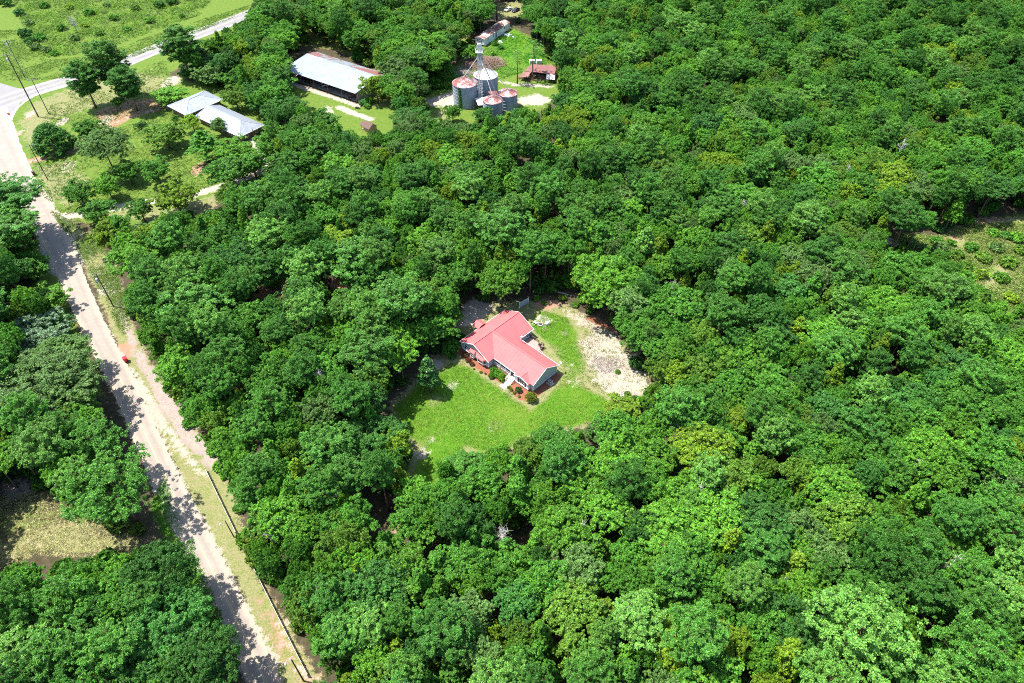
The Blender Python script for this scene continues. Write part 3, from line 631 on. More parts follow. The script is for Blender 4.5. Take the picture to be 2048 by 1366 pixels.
# fascia, gutters, rakes
for q_ in ((-11.98,-.47,EZ-.2,-5.1,-.405,EZ-.02),(-12.0,8.405,EZ-.2,.35,8.47,EZ-.02),(-21.87,-2.25,EZ-.2,-21.805,13.1,EZ-.02),(-11.995,8.5,EZ-.2,-11.93,13.1,EZ-.02)): MB().box(*q_).build('fascia', M['trim'], H)
for a, b in (((.38,-.42,EZ-.08),(.38,4,RZ-.08)),((.38,8.42,EZ-.08),(.38,4,RZ-.08)),((-21.82,-2.28,EZ-.08),(-16.9,-2.28,RZ-.08)),((-11.98,-2.28,EZ-.08),(-16.9,-2.28,RZ-.08)),((-21.82,13.13,EZ-.08),(-16.9,13.13,RZ-.08)),((-11.98,13.13,EZ-.08),(-16.9,13.13,RZ-.08)),((-.68,-1.03,EZ),(-2.9,-1.03,3.57)),((-5.12,-1.03,EZ),(-2.9,-1.03,3.57))): MB().bar(a, b, .05, .2).build('rake_board', M['trim'], H)
# windows
for x, wd in ((-2.9,1.5),): window(H, (x,-.65,1.75), wd, 1.35, (0,-1,0))
for x in (-19.9,-18.6): window(H, (x,-1.8,1.75), .9, 1.35, (0,-1,0), shutters=False)
for x in (-11.2,-9.4): window(H, (x,1.8,1.75), .9, 1.4, (0,-1,0))
for x in (-11.0,-8.0,-3.0): window(H, (x,8.0,1.75), .9, 1.2, (0,1,0), shutters=False)
for y in (9.3,11.6): window(H, (-12.31,y,1.75), .95, 1.5, (1,0,0), shutters=False)
for y in (1.5,5,9): window(H, (-21.4,y,1.75), .9, 1.3, (-1,0,0), shutters=False)
# bay window with its own small roof, and the little pent roof beside it
bay = MB().add([(-16.0,-1.8,FZ),(-15.4,-2.5,FZ),(-13.7,-2.5,FZ),(-13.1,-1.8,FZ),(-16.0,-1.8,2.35),(-15.4,-2.5,2.35),(-13.7,-2.5,2.35),(-13.1,-1.8,2.35)], [(0,1,5,4),(1,2,6,5),(2,3,7,6),(4,5,6,7),(0,3,2,1),(0,4,7,3)]).build('bay_window', M['white'], H)
window(bay, (-14.55,-2.5,1.6), 1.2, 1.1, (0,-1,0), shutters=False)
for sx, c in ((-1,(-15.7,-2.15,1.6)),(1,(-13.4,-2.15,1.6))): window(bay, c, .55, 1.1, Vector((sx*.76,-.65,0)), shutters=False, mull=False)
MB().add([(-16.3,-1.82,2.95),(-12.8,-1.82,2.95),(-16.35,-2.1,2.36),(-15.55,-2.85,2.36),(-13.55,-2.85,2.36),(-12.75,-2.1,2.36)], [(0,2,3),(0,3,4,1),(1,4,5),(2,5,4,3),(0,1,5,2)]).build('bay_roof', M['red_roof'], H)
MB().slab([(-18.2,-1.82,2.9),(-16.45,-1.82,2.9),(-16.45,-2.7,2.45),(-18.2,-2.7,2.45)], .1).build('window_awning', M['red_roof'], H)
MB().box(-17.9,-2.5,FZ,-16.75,-1.8,2.3).build('entry_bay', M['white'], H)
window(H, (-17.3,-2.5,1.55), .7, 1.2, (0,-1,0), shutters=False)
# porch
MB().box(-12.2,-.2,-.04,-4.97,1.79,FZ-.02).build('porch_floor', M['deck'], H)
for x in (-11.9,-10.2,-8.5,-6.9,-5.2): MB().box(x-.08,-.28,FZ-.02,x+.08,-.12,EZ-.15).build('porch_post', M['trim'], H)
MB().box(-12.0,-.3,EZ-.34,-5.0,-.1,EZ-.16).build('porch_beam', M['trim'], H)
for xa, xb in ((-11.9,-10.2),(-10.2,-8.5),(-8.5,-6.9)):
    r = MB().box(xa+.09,-.24,FZ+.85,xb-.09,-.16,FZ+.92).box(xa+.09,-.23,FZ+.08,xb-.09,-.17,FZ+.14); x = xa+.2
    while x < xb-.15: r.box(x,-.215,FZ+.14,x+.04,-.185,FZ+.85); x += .14
    r.build('porch_railing', M['trim'], H)
for k in range(4): MB().box(-6.75,-.22-.38*(k+1),0,-5.35,-.22-.38*k+.03,FZ-.02-.14*(k+.6)).build('step', M['trim'], H)
for x in (-6.85,-5.25):
    r = MB().bar((x,-.3,FZ+.9),(x,-1.85,.85),.09,.09).bar((x,-.3,FZ+.15),(x,-1.85,.2),.06,.06).box(x-.06,-1.95,-.02,x+.06,-1.83,.92)
    for k in range(9): f_ = (k+.5)/9; r.box(x-.02,-.3-1.55*f_-.02,FZ+.15-.4*f_,x+.02,-.3-1.55*f_+.02,FZ+.9-.65*f_)
    r.build('stair_railing', M['trim'], H)
dr = MB().box(-6.6,1.74,FZ,-5.6,1.82,2.55).build('front_door', M['shutter'], H); MB().box(-6.7,1.72,FZ,-6.6,1.8,2.65).box(-5.6,1.72,FZ,-5.5,1.8,2.65).box(-6.6,1.72,2.55,-5.6,1.8,2.65).build('door_frame', M['trim'], dr)
pad = MB().box(-6.9,-3.9,-.03,-5.2,-1.75,.05).build('concrete_path', M['concrete']); pad.location = HA; pad.rotation_euler = (0,0,HANG); tag(pad, 'short white concrete landing at the foot of the porch steps', kind='structure')
# flue, side entry roof
fl = MB().tube([(-10.6,7.4,2.9),(-10.6,7.4,4.9)], .14, 12).build('flue_pipe', M['steel'], H); MB().lathe([(.14,4.9),(.22,4.95),(.22,5.2),(.08,5.3)], 12, (-10.6,7.4)).build('flue_cap', M['white'], fl)
MB().slab([(-21.3,3.6,3.0),(-21.3,5.0,3.75),(-23.4,5.0,3.75),(-23.4,3.6,3.0)], .1).slab([(-21.3,6.4,3.0),(-23.4,6.4,3.0),(-23.4,5.0,3.75),(-21.3,5.0,3.75)], .1).build('side_entry_roof', M['red_roof'], H)
for y in (3.8,6.2): MB().box(-23.2,y-.06,0,-23.08,y+.06,2.98).build('porch_post', M['trim'], H)
MB().box(-23.3,3.7,-.03,-21.42,6.3,.35).build('side_landing', M['deck'], H)
# back deck
DK = thing('wooden_deck', 'reddish wooden deck with dark railing in the back corner of the red-roofed house', 'deck', HA, HANG)
for k in range(28):
    y0 = 8.06+k*.145
    MB().box(-12.15,y0,.48,-7.6,y0+.13,.53).build('board', M['deck'], DK)
fr = MB()
for x in (-12.1,-9.8,-7.7):
    for y in (8.2,10.1,12.0): fr.box(x-.06,y-.06,-.03,x+.06,y+.06,.475)
fr.box(-12.15,8.05,.3,-7.6,12.15,.46); fr.build('deck_frame', M['darkwood'], DK)
def deck_rail(a, b):
    a = Vector(a); b = Vector(b); n = max(1, int((b-a).length/1.3)); r = MB()
    for i in range(n+1): p = a+(b-a)*i/n; MB().box(p.x-.05,p.y-.05,.45,p.x+.05,p.y+.05,1.5).build('rail_post', M['darkwood'], DK)
    r.bar(a+Vector((0,0,1.45)), b+Vector((0,0,1.45)), .12, .06).bar(a+Vector((0,0,.72)), b+Vector((0,0,.72)), .05, .06)
    m_ = int((b-a).length/.3)
    for i in range(m_): p = a+(b-a)*(i+.5)/m_; r.box(p.x-.02,p.y-.02,.72,p.x+.02,p.y+.02,1.43)
    r.build('railing', M['darkwood'], DK)
deck_rail((-12.1,12.1,0),(-9.3,12.1,0)); deck_rail((-7.65,12.1,0),(-7.65,10.9,0)); deck_rail((-7.65,9.6,0),(-7.65,8.2,0)); deck_rail((-8.4,12.1,0),(-7.65,12.1,0))
for k in range(3): MB().box(-7.58+.3*k,9.65,0,-7.58+.3*(k+1)-.02,10.85,.46-.15*(k+.3)).build('step', M['deck'], DK)
gr = thing('barbecue_grill', 'black barbecue grill on the back deck of the red-roofed house', 'grill', (*hw(-8.3,11.3),.53), HANG); MB().box(-.3,-.22,.55,.3,.22,.8).build('firebox', M['rubber'], gr); MB().prism_x([(-.22,.8),(.22,.8),(.16,1.05),(-.1,1.08)], -.3, .3).build('lid', M['rubber'], gr)
for sx in (-.25,.25):
    for sy in (-.18,.18): MB().box(sx-.02,sy-.02,0,sx+.02,sy+.02,.55).build('leg', M['rubber'], gr)
# heat pump by the shaded gable, satellite dish on the eave corner
ac = thing('heat_pump', 'grey heat pump unit against the shaded gable wall', 'heat pump', (*hw(1.0,4.7),0), HANG); MB().box(-.75,-.6,-.03,.75,.6,.08).build('base_pad', M['concrete'], ac); MB().box(-.45,-.45,.08,.45,.45,.92).build('casing', M['steel'], ac)
MB().lathe([(.36,.925),(.36,.95),(.3,.96),(.3,.93)], 16).build('fan_ring', M['rubber'], ac); g_ = MB()
for k in range(6): a = math.pi*k/6; g_.bar((-.33*math.cos(a),-.33*math.sin(a),.965),(.33*math.cos(a),.33*math.sin(a),.965),.02,.01)
g_.build('grille', M['pale_steel'], ac)
for z in (.25,.4,.55,.7): MB().box(-.46,-.4,z,.46,.4,z+.04).build('louvre', M['pale_steel'], ac)
ds = thing('satellite_dish', 'small white satellite dish on the back eave corner of the red-roofed house', 'satellite dish', (*hw(.2,8.5),EZ-.15), HANG)
MB().tube([(0,0,0),(0,.25,.1),(0,.3,.6)], .025, 6).build('mast', M['steel'], ds); d_ = MB().lathe([(.02,0),(.2,.025),(.36,.09),(.42,.13),(.40,.14),(.2,.05),(.02,.03)], 18).build('dish', M['white'], ds); d_.location = (0,.3,.62); d_.rotation_euler = (R(50),0,R(140))
MB().bar((0,.32,.55),(.28,.05,.85),.03).build('feed_arm', M['steel'], ds)

# fire ring and white garden chairs
fp = thing('fire_ring', 'round stone fire ring on the white sand circle behind the red-roofed house', 'fire pit', P(1081,649))
for k in range(12):
    a = 6.283*k/12; s_ = MB().lathe([(.12,-.03),(.19,.05),(.2,.2),(.13,.28)], 7, (0,0)).build('stone', M['stone'], fp, True); s_.location = (.62*math.cos(a), .62*math.sin(a), 0); s_.rotation_euler = (0,0,k*1.3); s_.scale = (1,.8+.3*((k*7)%5)/5,.8+.35*((k*3)%4)/4)
MB().lathe([(.5,-.02),(.5,.05),(.1,.1)], 12).build('ashes', M['ash'], fp)
for k in range(3): a = k*2.1; MB().tube([(.3*math.cos(a),.3*math.sin(a),.1),(-.25*math.cos(a+.2),-.25*math.sin(a+.2),.22)], .06, 6).build('log', M['darkwood'], fp)
def adirondack(loc, rz, label):
    c = thing('garden_chair', label, 'chair', loc, rz, 'white garden chairs round the fire ring')
    for k in range(5): MB().bar((-.3+.15*k,-.12,.3),(-.36+.18*k,.42,1.05),.13,.03).build('back_slat', M['white'], c)
    for k in range(5): y = -.55+.11*k; MB().box(-.3,y,.36-.015*k,.3,y+.095,.385-.015*k).build('seat_slat', M['white'], c)
    for s_ in (-1,1): MB().box(s_*.38-.07,-.62,.55,s_*.38+.07,.15,.58).build('armrest', M['white'], c); MB().box(s_*.36-.03,-.58,-.02,s_*.36+.03,-.48,.55).build('leg', M['white'], c); MB().bar((s_*.33,-.55,.3),(s_*.33,.45,.02),.04,.1).build('side_rail', M['white'], c)
    return c
adirondack(P(1069,648), R(125), 'white wooden garden chair on the house side of the fire ring'); adirondack(P(1095,649), R(-105), 'white wooden garden chair on the far side of the fire ring from the house')
# grey panel fence section behind the house, pale log, brush pile
a_, b_ = P(1039,616), P(1057,606)
pf = thing('panel_fence', 'short grey panel fence with white posts under the trees behind the red-roofed house', 'fence', a_, math.atan2(b_.y-a_.y, b_.x-a_.x)); L_ = (b_-a_).length
for k in range(12): MB().box(.1+k*(L_-.2)/12,-.03,.1,.1+(k+.94)*(L_-.2)/12,.03,1.65).build('board', M['siding'], pf)
for x in (0,L_): MB().box(x-.07,-.07,-.05,x+.07,.07,1.85).build('post', M['trim'], pf)
MB().box(.07,-.05,1.66,L_-.07,.05,1.74).build('top_rail', M['trim'], pf); MB().box(.07,.035,.3,L_-.07,.08,.4).build('back_rail', M['trim'], pf)
a_, b_ = P(1109,584), P(1144,592); lg = MB().tube([a_+Vector((0,0,.16)), (a_+b_)/2+Vector((0,.1,.17)), b_+Vector((0,0,.13))], [.17,.15,.10], 8).build('fallen_log', M['dead'], None, True); tag(lg, 'long pale bare log lying at the far edge of the clearing', 'log')
def brush_pile(name, loc, rx, ry, hgt, n, mat, label, seed, cat='brush pile', thick=.05, Lr=(.8,2.4)):
    g = np.random.default_rng(seed); mb = MB()
    for i in range(n):
        a = g.uniform(0,6.283); r = math.sqrt(g.random()); x, y = rx*r*math.cos(a), ry*r*math.sin(a); z = .06+hgt*(1-r*r)*g.random()
        L = g.uniform(*Lr); b = g.uniform(0,6.283); t = g.normal()*.25; rr = thick*g.uniform(.35,1.2)
        dv = np.array([math.cos(b)*L/2, math.sin(b)*L/2, t*L/2]); p = np.array([x,y,z])
        mb.tube([p-dv, p+g.normal(size=3)*.06, p+dv], [rr, rr*.8, rr*.3], 4, cap=False)
    return tag(mb.build(name, mat, None, loc=loc), label, cat)
brush_pile('brush_pile', P(1214,730), 4.2, 2.8, .35, 240, M['twig'], 'grey heap of cut branches on the white sand right of the red-roofed house', 5, thick=.04, Lr=(.5,1.8))
brush_pile('brush_pile', P(1262,822), 2.2, 3.0, .8, 200, M['twig'], 'small tangle of pale dead branches at the lower right edge of the clearing', 6, thick=.035)

# ---------------------------------------------------------------- silver-roofed house (two hipped blocks)
SV = thing('silver_roofed_house', 'brown brick house with two pale silver hip roofs in the tree-dotted yard', 'house')
def frame_of(o, a):                                 # local frame helper: origin + unit vectors
    e = Vector((math.cos(a), math.sin(a), 0)); return Vector(o), e, Vector((-e.y, e.x, 0))
def hip(parent, o, ang, Lx, Ly, ez, rz, inset0, inset1, ov, mat, wallmat, axis_step=.9):
    O, e, n = frame_of(o, ang)
    def T(x, y, z): q = O+e*x+n*y; return (q.x, q.y, z)
    MBw = MB(); pts = [T(ov,ov,-.05),T(Lx-ov,ov,-.05),T(Lx-ov,Ly-ov,-.05),T(ov,Ly-ov,-.05)]; top = [(p[0],p[1],ez-.05) for p in pts]
    MBw.add(pts+top, [(0,3,2,1),(4,5,6,7),(0,1,5,4),(1,2,6,5),(2,3,7,6),(3,0,4,7)]).build('wall', wallmat, parent)
    A, B_, C_, D = T(0,0,ez), T(Lx,0,ez), T(Lx,Ly,ez), T(0,Ly,ez); r0, r1 = T(inset0,Ly/2,rz), T(Lx-inset1,Ly/2,rz)
    for pl in ([A,B_,r1,r0],[C_,D,r0,r1],[B_,C_,r1],[D,A,r0]):
        o_ = MB().slab(pl, .14).build('roof_slope', mat, parent)
        # seams run up the slope from the eave edge (first edge)
        p0, p1 = Vector(pl[0]), Vector(pl[1]); ed = (p1-p0); Le = ed.length; ed.normalize(); mb = MB(); nseg = int(Le/axis_step)
        up = Vector((0,0,1)).cross(ed); up = -up if up.dot(Vector(pl[2])-p0) < 0 else up
        for k in range(1, nseg):
            st = p0+ed*(Le*k/nseg); pz = [Vector(q) for q in pl]; hit = None
            for a, b in zip(pz[1:], pz[2:]+pz[:1]):
                va, vb = (a-st).dot(ed), (b-st).dot(ed)
                if va*vb <= 0 and abs(va-vb) > 1e-6: q = a+(b-a)*(va/(va-vb)); hit = q if hit is None or (q-st).length > (hit-st).length else hit
            if hit is not None and (hit-st).length > .3: mb.bar(st+Vector((0,0,.012)), hit+Vector((0,0,.012)), .05, .04)
        if mb.v: mb.build('roof_seams', mat, o_)
    rm = MB().bar(Vector(r0)+Vector((0,0,.03)), Vector(r1)+Vector((0,0,.03)), .32, .06)
    for c, r in ((A,r0),(D,r0),(B_,r1),(C_,r1)): rm.bar(Vector(c)+Vector((0,0,.03)), Vector(r)+Vector((0,0,.03)), .26, .05)
    rm.build('ridge_cap', mat, parent); return T
# block 1: left, block 2: right, longer
o1 = Vector((-114.2,229.3,0)); an1 = math.atan2(12.0, 9.6)
T1 = hip(SV, (-114.2,229.3,0), an1, 15.4, 11.6, 2.75, 4.7, 5.6, 5.6, .9, M['silver'], M['brick'])
an2 = math.atan2(214.3-228.9, -91.2+110.8)
T2 = hip(SV, (-110.8,228.9,0), an2, 24.4, 10.4, 2.6, 4.8, 1.2, 5.2, .8, M['silver'], M['brick'])
fa = MB(); fa.bar(T2(0,-.03,2.5), T2(24.4,-.03,2.5), .06, .2).bar(T2(24.43,0,2.5), T2(24.43,10.4,2.5), .06, .2).bar(T1(0,-.03,2.65),T1(15.4,-.03,2.65),.06,.2).bar(T1(-.03,0,2.65),T1(-.03,11.6,2.65),.06,.2); fa.build('fascia', M['trim'], SV)
def wwin(parent, T, x, y, z, w_, h_, side):       # window on a hip-roof house wall
    n_ = {'f':(0,-1),'r':(1,0)}[side]; e_ = (1,0) if side == 'f' else (0,1)
    def qd(a, b, z0, z1, d0, d1):
        pts = [T(x+e_[0]*l+n_[0]*d, y+e_[1]*l+n_[1]*d, zz) for zz in (z0,z1) for l, d in ((a,d0),(b,d0),(b,d1),(a,d1))]
        return MB().add(pts, [(0,3,2,1),(4,5,6,7),(0,1,5,4),(1,2,6,5),(2,3,7,6),(3,0,4,7)])
    f_ = qd(-w_/2-.08,-w_/2,z-h_/2,z+h_/2,0,.06)
    for m_ in (qd(w_/2,w_/2+.08,z-h_/2,z+h_/2,0,.06), qd(-w_/2,w_/2,z+h_/2,z+h_/2+.08,0,.06), qd(-w_/2,w_/2,z-h_/2-.08,z-h_/2,0,.07)): f_.add(m_.v, m_.f)
    o_ = f_.build('window', M['trim'], parent); qd(-w_/2,w_/2,z-h_/2,z+h_/2,.004,.02).build('pane', M['glass'], o_)
for x in (5,9,13,18,21.5): wwin(SV, T2, x, .8, 1.5, 1.1, 1.2, 'f')
for y in (3.2,7.2): wwin(SV, T2, 24.4-.8, y, 1.5, 1.0, 1.2, 'r')
for x in (3.5,8): wwin(SV, T1, x, .9, 1.5, 1.2, 1.2, 'f')

# ---------------------------------------------------------------- pole barn
BA = Vector((-87.2,264.2,0)); BANG = math.atan2(244.1-264.2, -56.9+87.2); BL = 36.4
BN = thing('pole_barn', 'long open-fronted pole barn with pale grey metal roof and rust patches', 'barn', BA, BANG)
BD, FE, BR, BE = 17.0, 4.0, 5.4, 4.3
roof_slope(BN, [(-.5,-.8,FE),(BL+.4,-.8,FE),(BL+.4,12.6,BR),(-.5,12.6,BR)], M['barn_roof'], 'x', .9, .1); roof_slope(BN, [(-.5,12.6,BR),(BL+.4,12.6,BR),(BL+.4,BD+.5,BE),(-.5,BD+.5,BE)], M['barn_rust'], 'x', .9, .1)
for k_, pg_ in enumerate(([(.1,12.9),(5.2,12.8),(6.0,14.2),(4.0,16.2),(1.0,16.9),(.0,15.5)],[(22.5,13.4),(26,12.9),(31,12.8),(35.5,13.0),(36.0,15.8),(32,16.9),(27,16.2),(24,15.0)])): MB().slab([(x,y,BR-(y-12.6)/4.9*(BR-BE)+.03) for x, y in pg_], .02).build('rusted_roof_sheet', M['red_rust'], BN)
def bz(y): return FE+(y+.8)/13.4*(BR-FE)-.12 if y < 12.6 else BR-(y-12.6)/4.9*(BR-BE)-.12
MB().prism_x([(0.2,-.05),(BD,-.05),(BD,bz(BD)),(12.6,bz(12.6)),(.2,bz(.2))], BL-.12, BL).build('end_wall', M['tan_wall'], BN); MB().prism_x([(5,-.05),(BD,-.05),(BD,bz(BD)),(12.6,bz(12.6)),(5,bz(5))], 0, .12).build('end_wall', M['tan_wall'], BN)
MB().box(.13,BD-.1,-.05,BL-.13,BD,bz(BD)).build('back_wall', M['tan_wall'], BN)
for k in range(6): x = .1+k*(BL-.2)/5; MB().box(x-.14,-.02,-.05,x+.14,.26,bz(.1)).build('post', M['red_rust'], BN)
for k in range(6): x = .1+k*(BL-.2)/5; MB().box(x-.12,8.4,-.05,x+.12,8.64,bz(8.5)).build('post', M['darkwood'], BN)
MB().box(0.05,-.06,FE-.38,BL-.05,-.02+.0,FE-.12).build('front_beam', M['darkwood'], BN)
rt = MB()
for k in range(19): x = .4+k*(BL-.8)/18; rt.bar((x,-.6,FE-.2),(x,12.6,BR-.2),.08,.16).bar((x,12.6,BR-.2),(x,BD,BE-.15),.08,.16)
rt.build('rafters', M['darkwood'], BN)['kind'] = 'stuff'
MB().box(.3,.6,-.02,BL-.3,BD-.2,.02).build('earth_floor', M['foundation'], BN)
# farm machines and stores parked inside
def tractor(loc, rz, label):
    t = thing('tractor', label, 'tractor', loc, rz)
    MB().box(-.45,-.2,.75,.45,1.9,1.5).build('bonnet', M['red_rust'], t); MB().box(-.6,-1.3,.7,.6,-.2,1.2).build('chassis', M['darkwood'], t); MB().box(-.3,-1.0,1.2,.3,-.5,1.75).build('seat', M['rubber'], t)
    for sx in (-1,1):
        for y, r_, w_ in ((-.9,.78,.4),(1.5,.45,.25)):
            wh = MB().tube([(-w_/2,0,0),(w_/2,0,0)], r_, 18).build('wheel', M['rubber'], t); wh.location = (sx*.85, y, r_-.01); MB().tube([(-w_/2-.02,0,0),(w_/2+.02,0,0)], r_*.5, 12).build('rim', M['pale_steel'], wh)
    MB().tube([(0,1.2,1.5),(0,1.2,2.2)], .05, 8).build('exhaust', M['steel'], t)
def blocal(x, y): c, s = math.cos(BANG), math.sin(BANG); return (BA.x+c*x-s*y, BA.y+s*x+c*y, 0)
tractor(blocal(9.5,2.6), BANG+.2, 'old tractor parked in the second bay of the pole barn'); tractor(blocal(32.5,2.4), BANG+2.6, 'old tractor parked in the bay of the pole barn nearest the yellow-green tree')
def trailer(loc, rz, label):
    t = thing('farm_trailer', label, 'trailer', loc, rz); MB().box(-1,-1.8,.6,1,1.8,.72).build('bed', M['darkwood'], t)
    for a in ((-1,-1.8,-.95,1.8),(.95,-1.8,1,1.8)): MB().box(a[0],a[1],.72,a[2],a[3],1.15).build('side_board', M['pale_steel'], t)
    for sx in (-1,1): wh = MB().tube([(-.11,0,0),(.11,0,0)], .36, 14).build('wheel', M['rubber'], t); wh.location = (sx*1.13,0,.35)
    MB().bar((0,1.8,.6),(0,3.1,.4),.1).build('drawbar', M['steel'], t)
trailer(blocal(4.0,2.8), BANG+.4, 'flat farm trailer in the leftmost bay of the pole barn'); trailer(blocal(17.5,3.6), BANG-.6, 'farm trailer in the middle bay of the pole barn')
def tyre_pile():
    t = thing('tyre_stack', 'dark tyres stacked by the right front corner of the pole barn', 'tyres', P(716,217))
    for k in range(5):
        o_ = MB().lathe([(.2,-.11),(.42,-.11),(.45,0),(.42,.11),(.2,.11)], 16).build('tyre', M['rubber'], t, True); o_.location = ((.1,-.05,.5,-.7,-.6)[k], (0,.1,-.3,.2,.25)[k], (.11,.34,.11,.11,.34)[k])
tyre_pile()
mt = thing('burn_barrel', 'dark round barrel lid on the grass in front of the pole barn', 'barrel', P(586,181)); MB().lathe([(.55,-.03),(.6,.3),(.58,.45),(.5,.45),(.48,.1)], 16).build('barrel', M['rubber'], mt)

# ---------------------------------------------------------------- garden shed with brown shingle roof
a_, b_, c_ = P(730,255), P(746,271), P(763,260)
SH = thing('garden_shed', 'small tan garden shed with brown shingle gable roofs on the mown grass', 'shed', (-50.2,224.2,0), math.atan2(-5.2,4.2)*.0+R(-42))
MB().box(0,-1.6,-.05,3.2,1.6,2.1).prism_x([(-1.6,2.1),(1.6,2.1),(0,3.15)], 0, 3.2).build('wall', M['tan'], SH)
MB().slab([(-.25,-1.95,1.95),(3.45,-1.95,1.95),(3.45,0,3.3),(-.25,0,3.3)], .1).build('roof_slope', M['shingle'], SH); MB().slab([(-.25,1.95,1.95),(-.25,0,3.3),(3.45,0,3.3),(3.45,1.95,1.95)], .1).build('roof_slope', M['shingle'], SH)
MB().box(-1.8,-1.3,-.05,-.02,1.3,.2).build('porch_floor', M['deck'], SH)
MB().slab([(-2.1,-1.6,1.75),(-.26,-1.6,1.75),(-.26,0,2.75),(-2.1,0,2.75)], .1).slab([(-2.1,1.6,1.75),(-2.1,0,2.75),(-.26,0,2.75),(-.26,1.6,1.75)], .1).build('porch_roof', M['shingle'], SH)
for y in (-1.25,1.25): MB().box(-1.8,y-.06,.2,-1.68,y+.06,1.8).build('porch_post', M['tan'], SH)
window(SH, (1.6,-1.6,1.3), .7, .7, (0,-1,0), shutters=False); MB().box(-.05,-.45,.05,.0-.004,.45,1.9).build('door', M['darkwood'], SH)

# ---------------------------------------------------------------- grain bins, elevator leg, spouts
def grain_bin(label, c, r_, eave, peak, roofmat, vines=False):
    o = thing('grain_bin', label, 'grain bin', (*c,0), 0, 'corrugated grain bins round the elevator leg')
    MB().lathe([(r_+.15,-.05),(r_+.15,.25),(r_,.25)], 40).build('base_slab', M['concrete'], o)
    prof = []; z = .24; k = 0
    while z < eave: prof.append((r_+(.05 if k % 2 else 0), z)); z += .16; k += 1
    prof.append((r_, eave)); MB().lathe(prof, 48).build('wall', M['galv'], o, True)
    k = 1
    while k*1.1 < eave-.5: MB().lathe([(r_+.055,k*1.1+.2),(r_+.085,k*1.1+.22),(r_+.085,k*1.1+.27),(r_+.055,k*1.1+.29)], 48).build('ring_joint', M['galv'], o); k += 1
    ro = MB().lathe([(r_+.2,eave-.04),(r_+.22,eave+.02),(.45,peak-.15),(.45,peak-.02),(.42,peak+.05),(.05,peak+.1)], 48).build('roof', roofmat, o)
    rb = MB()
    for k in range(28): a = 6.283*k/28; rb.bar(((r_+.15)*math.cos(a),(r_+.15)*math.sin(a),eave+.05),(.5*math.cos(a),.5*math.sin(a),peak-.14),.1,.12)
    rb.build('roof_ribs', roofmat, ro)
    ld = MB()
    for s_ in (-.2,.2): ld.bar((s_,-r_-.12,.4),(s_,-r_-.12,eave),.05)
    for k in range(int(eave/.35)): ld.bar((-.2,-r_-.12,.5+k*.35),(.2,-r_-.12,.5+k*.35),.035)
    lo = ld.build('ladder', M['steel'], o); lo.rotation_euler = (0,0,R(35))
    if vines:
        g = np.random.default_rng(9); n = 900; zz = g.random(n)**1.3*eave*.95+.1; aa = R(-112)+g.normal(size=n)*(.10-.007*zz)
        C = np.stack([(r_+.12)*np.cos(aa), (r_+.12)*np.sin(aa), zz], 1)+g.normal(size=(n,3))*.06; N = unit(np.stack([np.cos(aa),np.sin(aa),np.full(n,.4)],1)+g.normal(size=(n,3))*.3)
        v_ = link('vine', leaf_mesh('vine', C, N, .15, .12, g), M['leaf'], o); v_.color = (.05,.16,.015,1)
    return o
BINS = [((-17.0,243.5),4.35,8.0,10.3),((-9.6,250.0),4.3,8.0,10.3),((-6.9,235.2),3.35,5.5,6.9),((-1.5,241.0),3.4,5.4,6.7)]
for lb, b_, mt_, vn in (('tall grain bin with rusty ribbed cone roof and a vine climbing its front', BINS[0], 'bin_roof_rust', True), ('tall grain bin with mostly white ribbed roof standing behind the elevator leg', BINS[1], 'bin_roof_pale', False), ('shorter rusty-roofed grain bin nearest the woods, half hidden by shrubs', BINS[2], 'bin_roof_rust', False), ('shorter rusty-roofed grain bin at the right end of the group', BINS[3], 'bin_roof_rust', False)):
    grain_bin(lb, *b_, M[mt_], vn)
LG = (-11.3,242.2); LT = 22.5
EL = thing('grain_elevator', 'tall pale grain elevator leg rising between the four bins', 'elevator', (*LG,0))
lt = MB()
for sx in (-.32,.32): lt.box(sx-.17,-.2,-.05,sx+.17,.2,LT-2)
lt.build('leg_casing', M['pale_steel'], EL)
tw = MB()
for sx in (-.75,.75):
    for sy in (-.6,.6): tw.bar((sx,sy,-.05),(sx,sy,LT-1.4),.08)
for k in range(12):
    z0 = k*1.7; z1 = z0+1.7; s_ = 1 if k % 2 else -1
    tw.bar((-.75*s_,-.6,z0),(.75*s_,-.6,z1),.05).bar((-.75*s_,.6,z0),(.75*s_,.6,z1),.05).bar((-.75,-.6*s_,z0),(-.75,.6*s_,z1),.05).bar((.75,-.6*s_,z0),(.75,.6*s_,z1),.05).bar((-.75,-.6,z1),(.75,-.6,z1),.05).bar((-.75,.6,z1),(.75,.6,z1),.05)
tw.build('lattice_tower', M['pale_steel'], EL)
MB().prism_y([(-.75,LT-2.2),(.75,LT-2.2),(.85,LT-.9),(.5,LT-.1),(-.5,LT-.1),(-.85,LT-.9)], -.45, .45).build('head', M['pale_steel'], EL)
pl_ = MB().box(-1.3,-1.0,LT-3.0,1.3,1.0,LT-2.92)
for x in (-1.28,1.28):
    for y in (-.98,.98): pl_.box(x-.03,y-.03,LT-2.92,x+.03,y+.03,LT-1.9)
for z in (LT-2.4,LT-1.92): pl_.bar((-1.28,-.98,z),(1.28,-.98,z),.05).bar((-1.28,.98,z),(1.28,.98,z),.05).bar((-1.28,-.98,z),(-1.28,.98,z),.05).bar((1.28,-.98,z),(1.28,.98,z),.05)
pl_.build('platform', M['pale_steel'], EL); MB().lathe([(.45,LT-4.2),(.5,LT-3.1),(.35,LT-3.02)], 10).build('distributor', M['steel'], EL)
for (c, r_, ev, pk) in BINS: MB().tube([(0,0,LT-4.0),(c[0]-LG[0],c[1]-LG[1],pk+.1)], .13, 8).build('spout', M['pale_rust'], EL)
MB().tube([(0,0,LT-4.0),(5.6,-2.0,5.6)], .12, 8).build('spout', M['pale_rust'], EL)
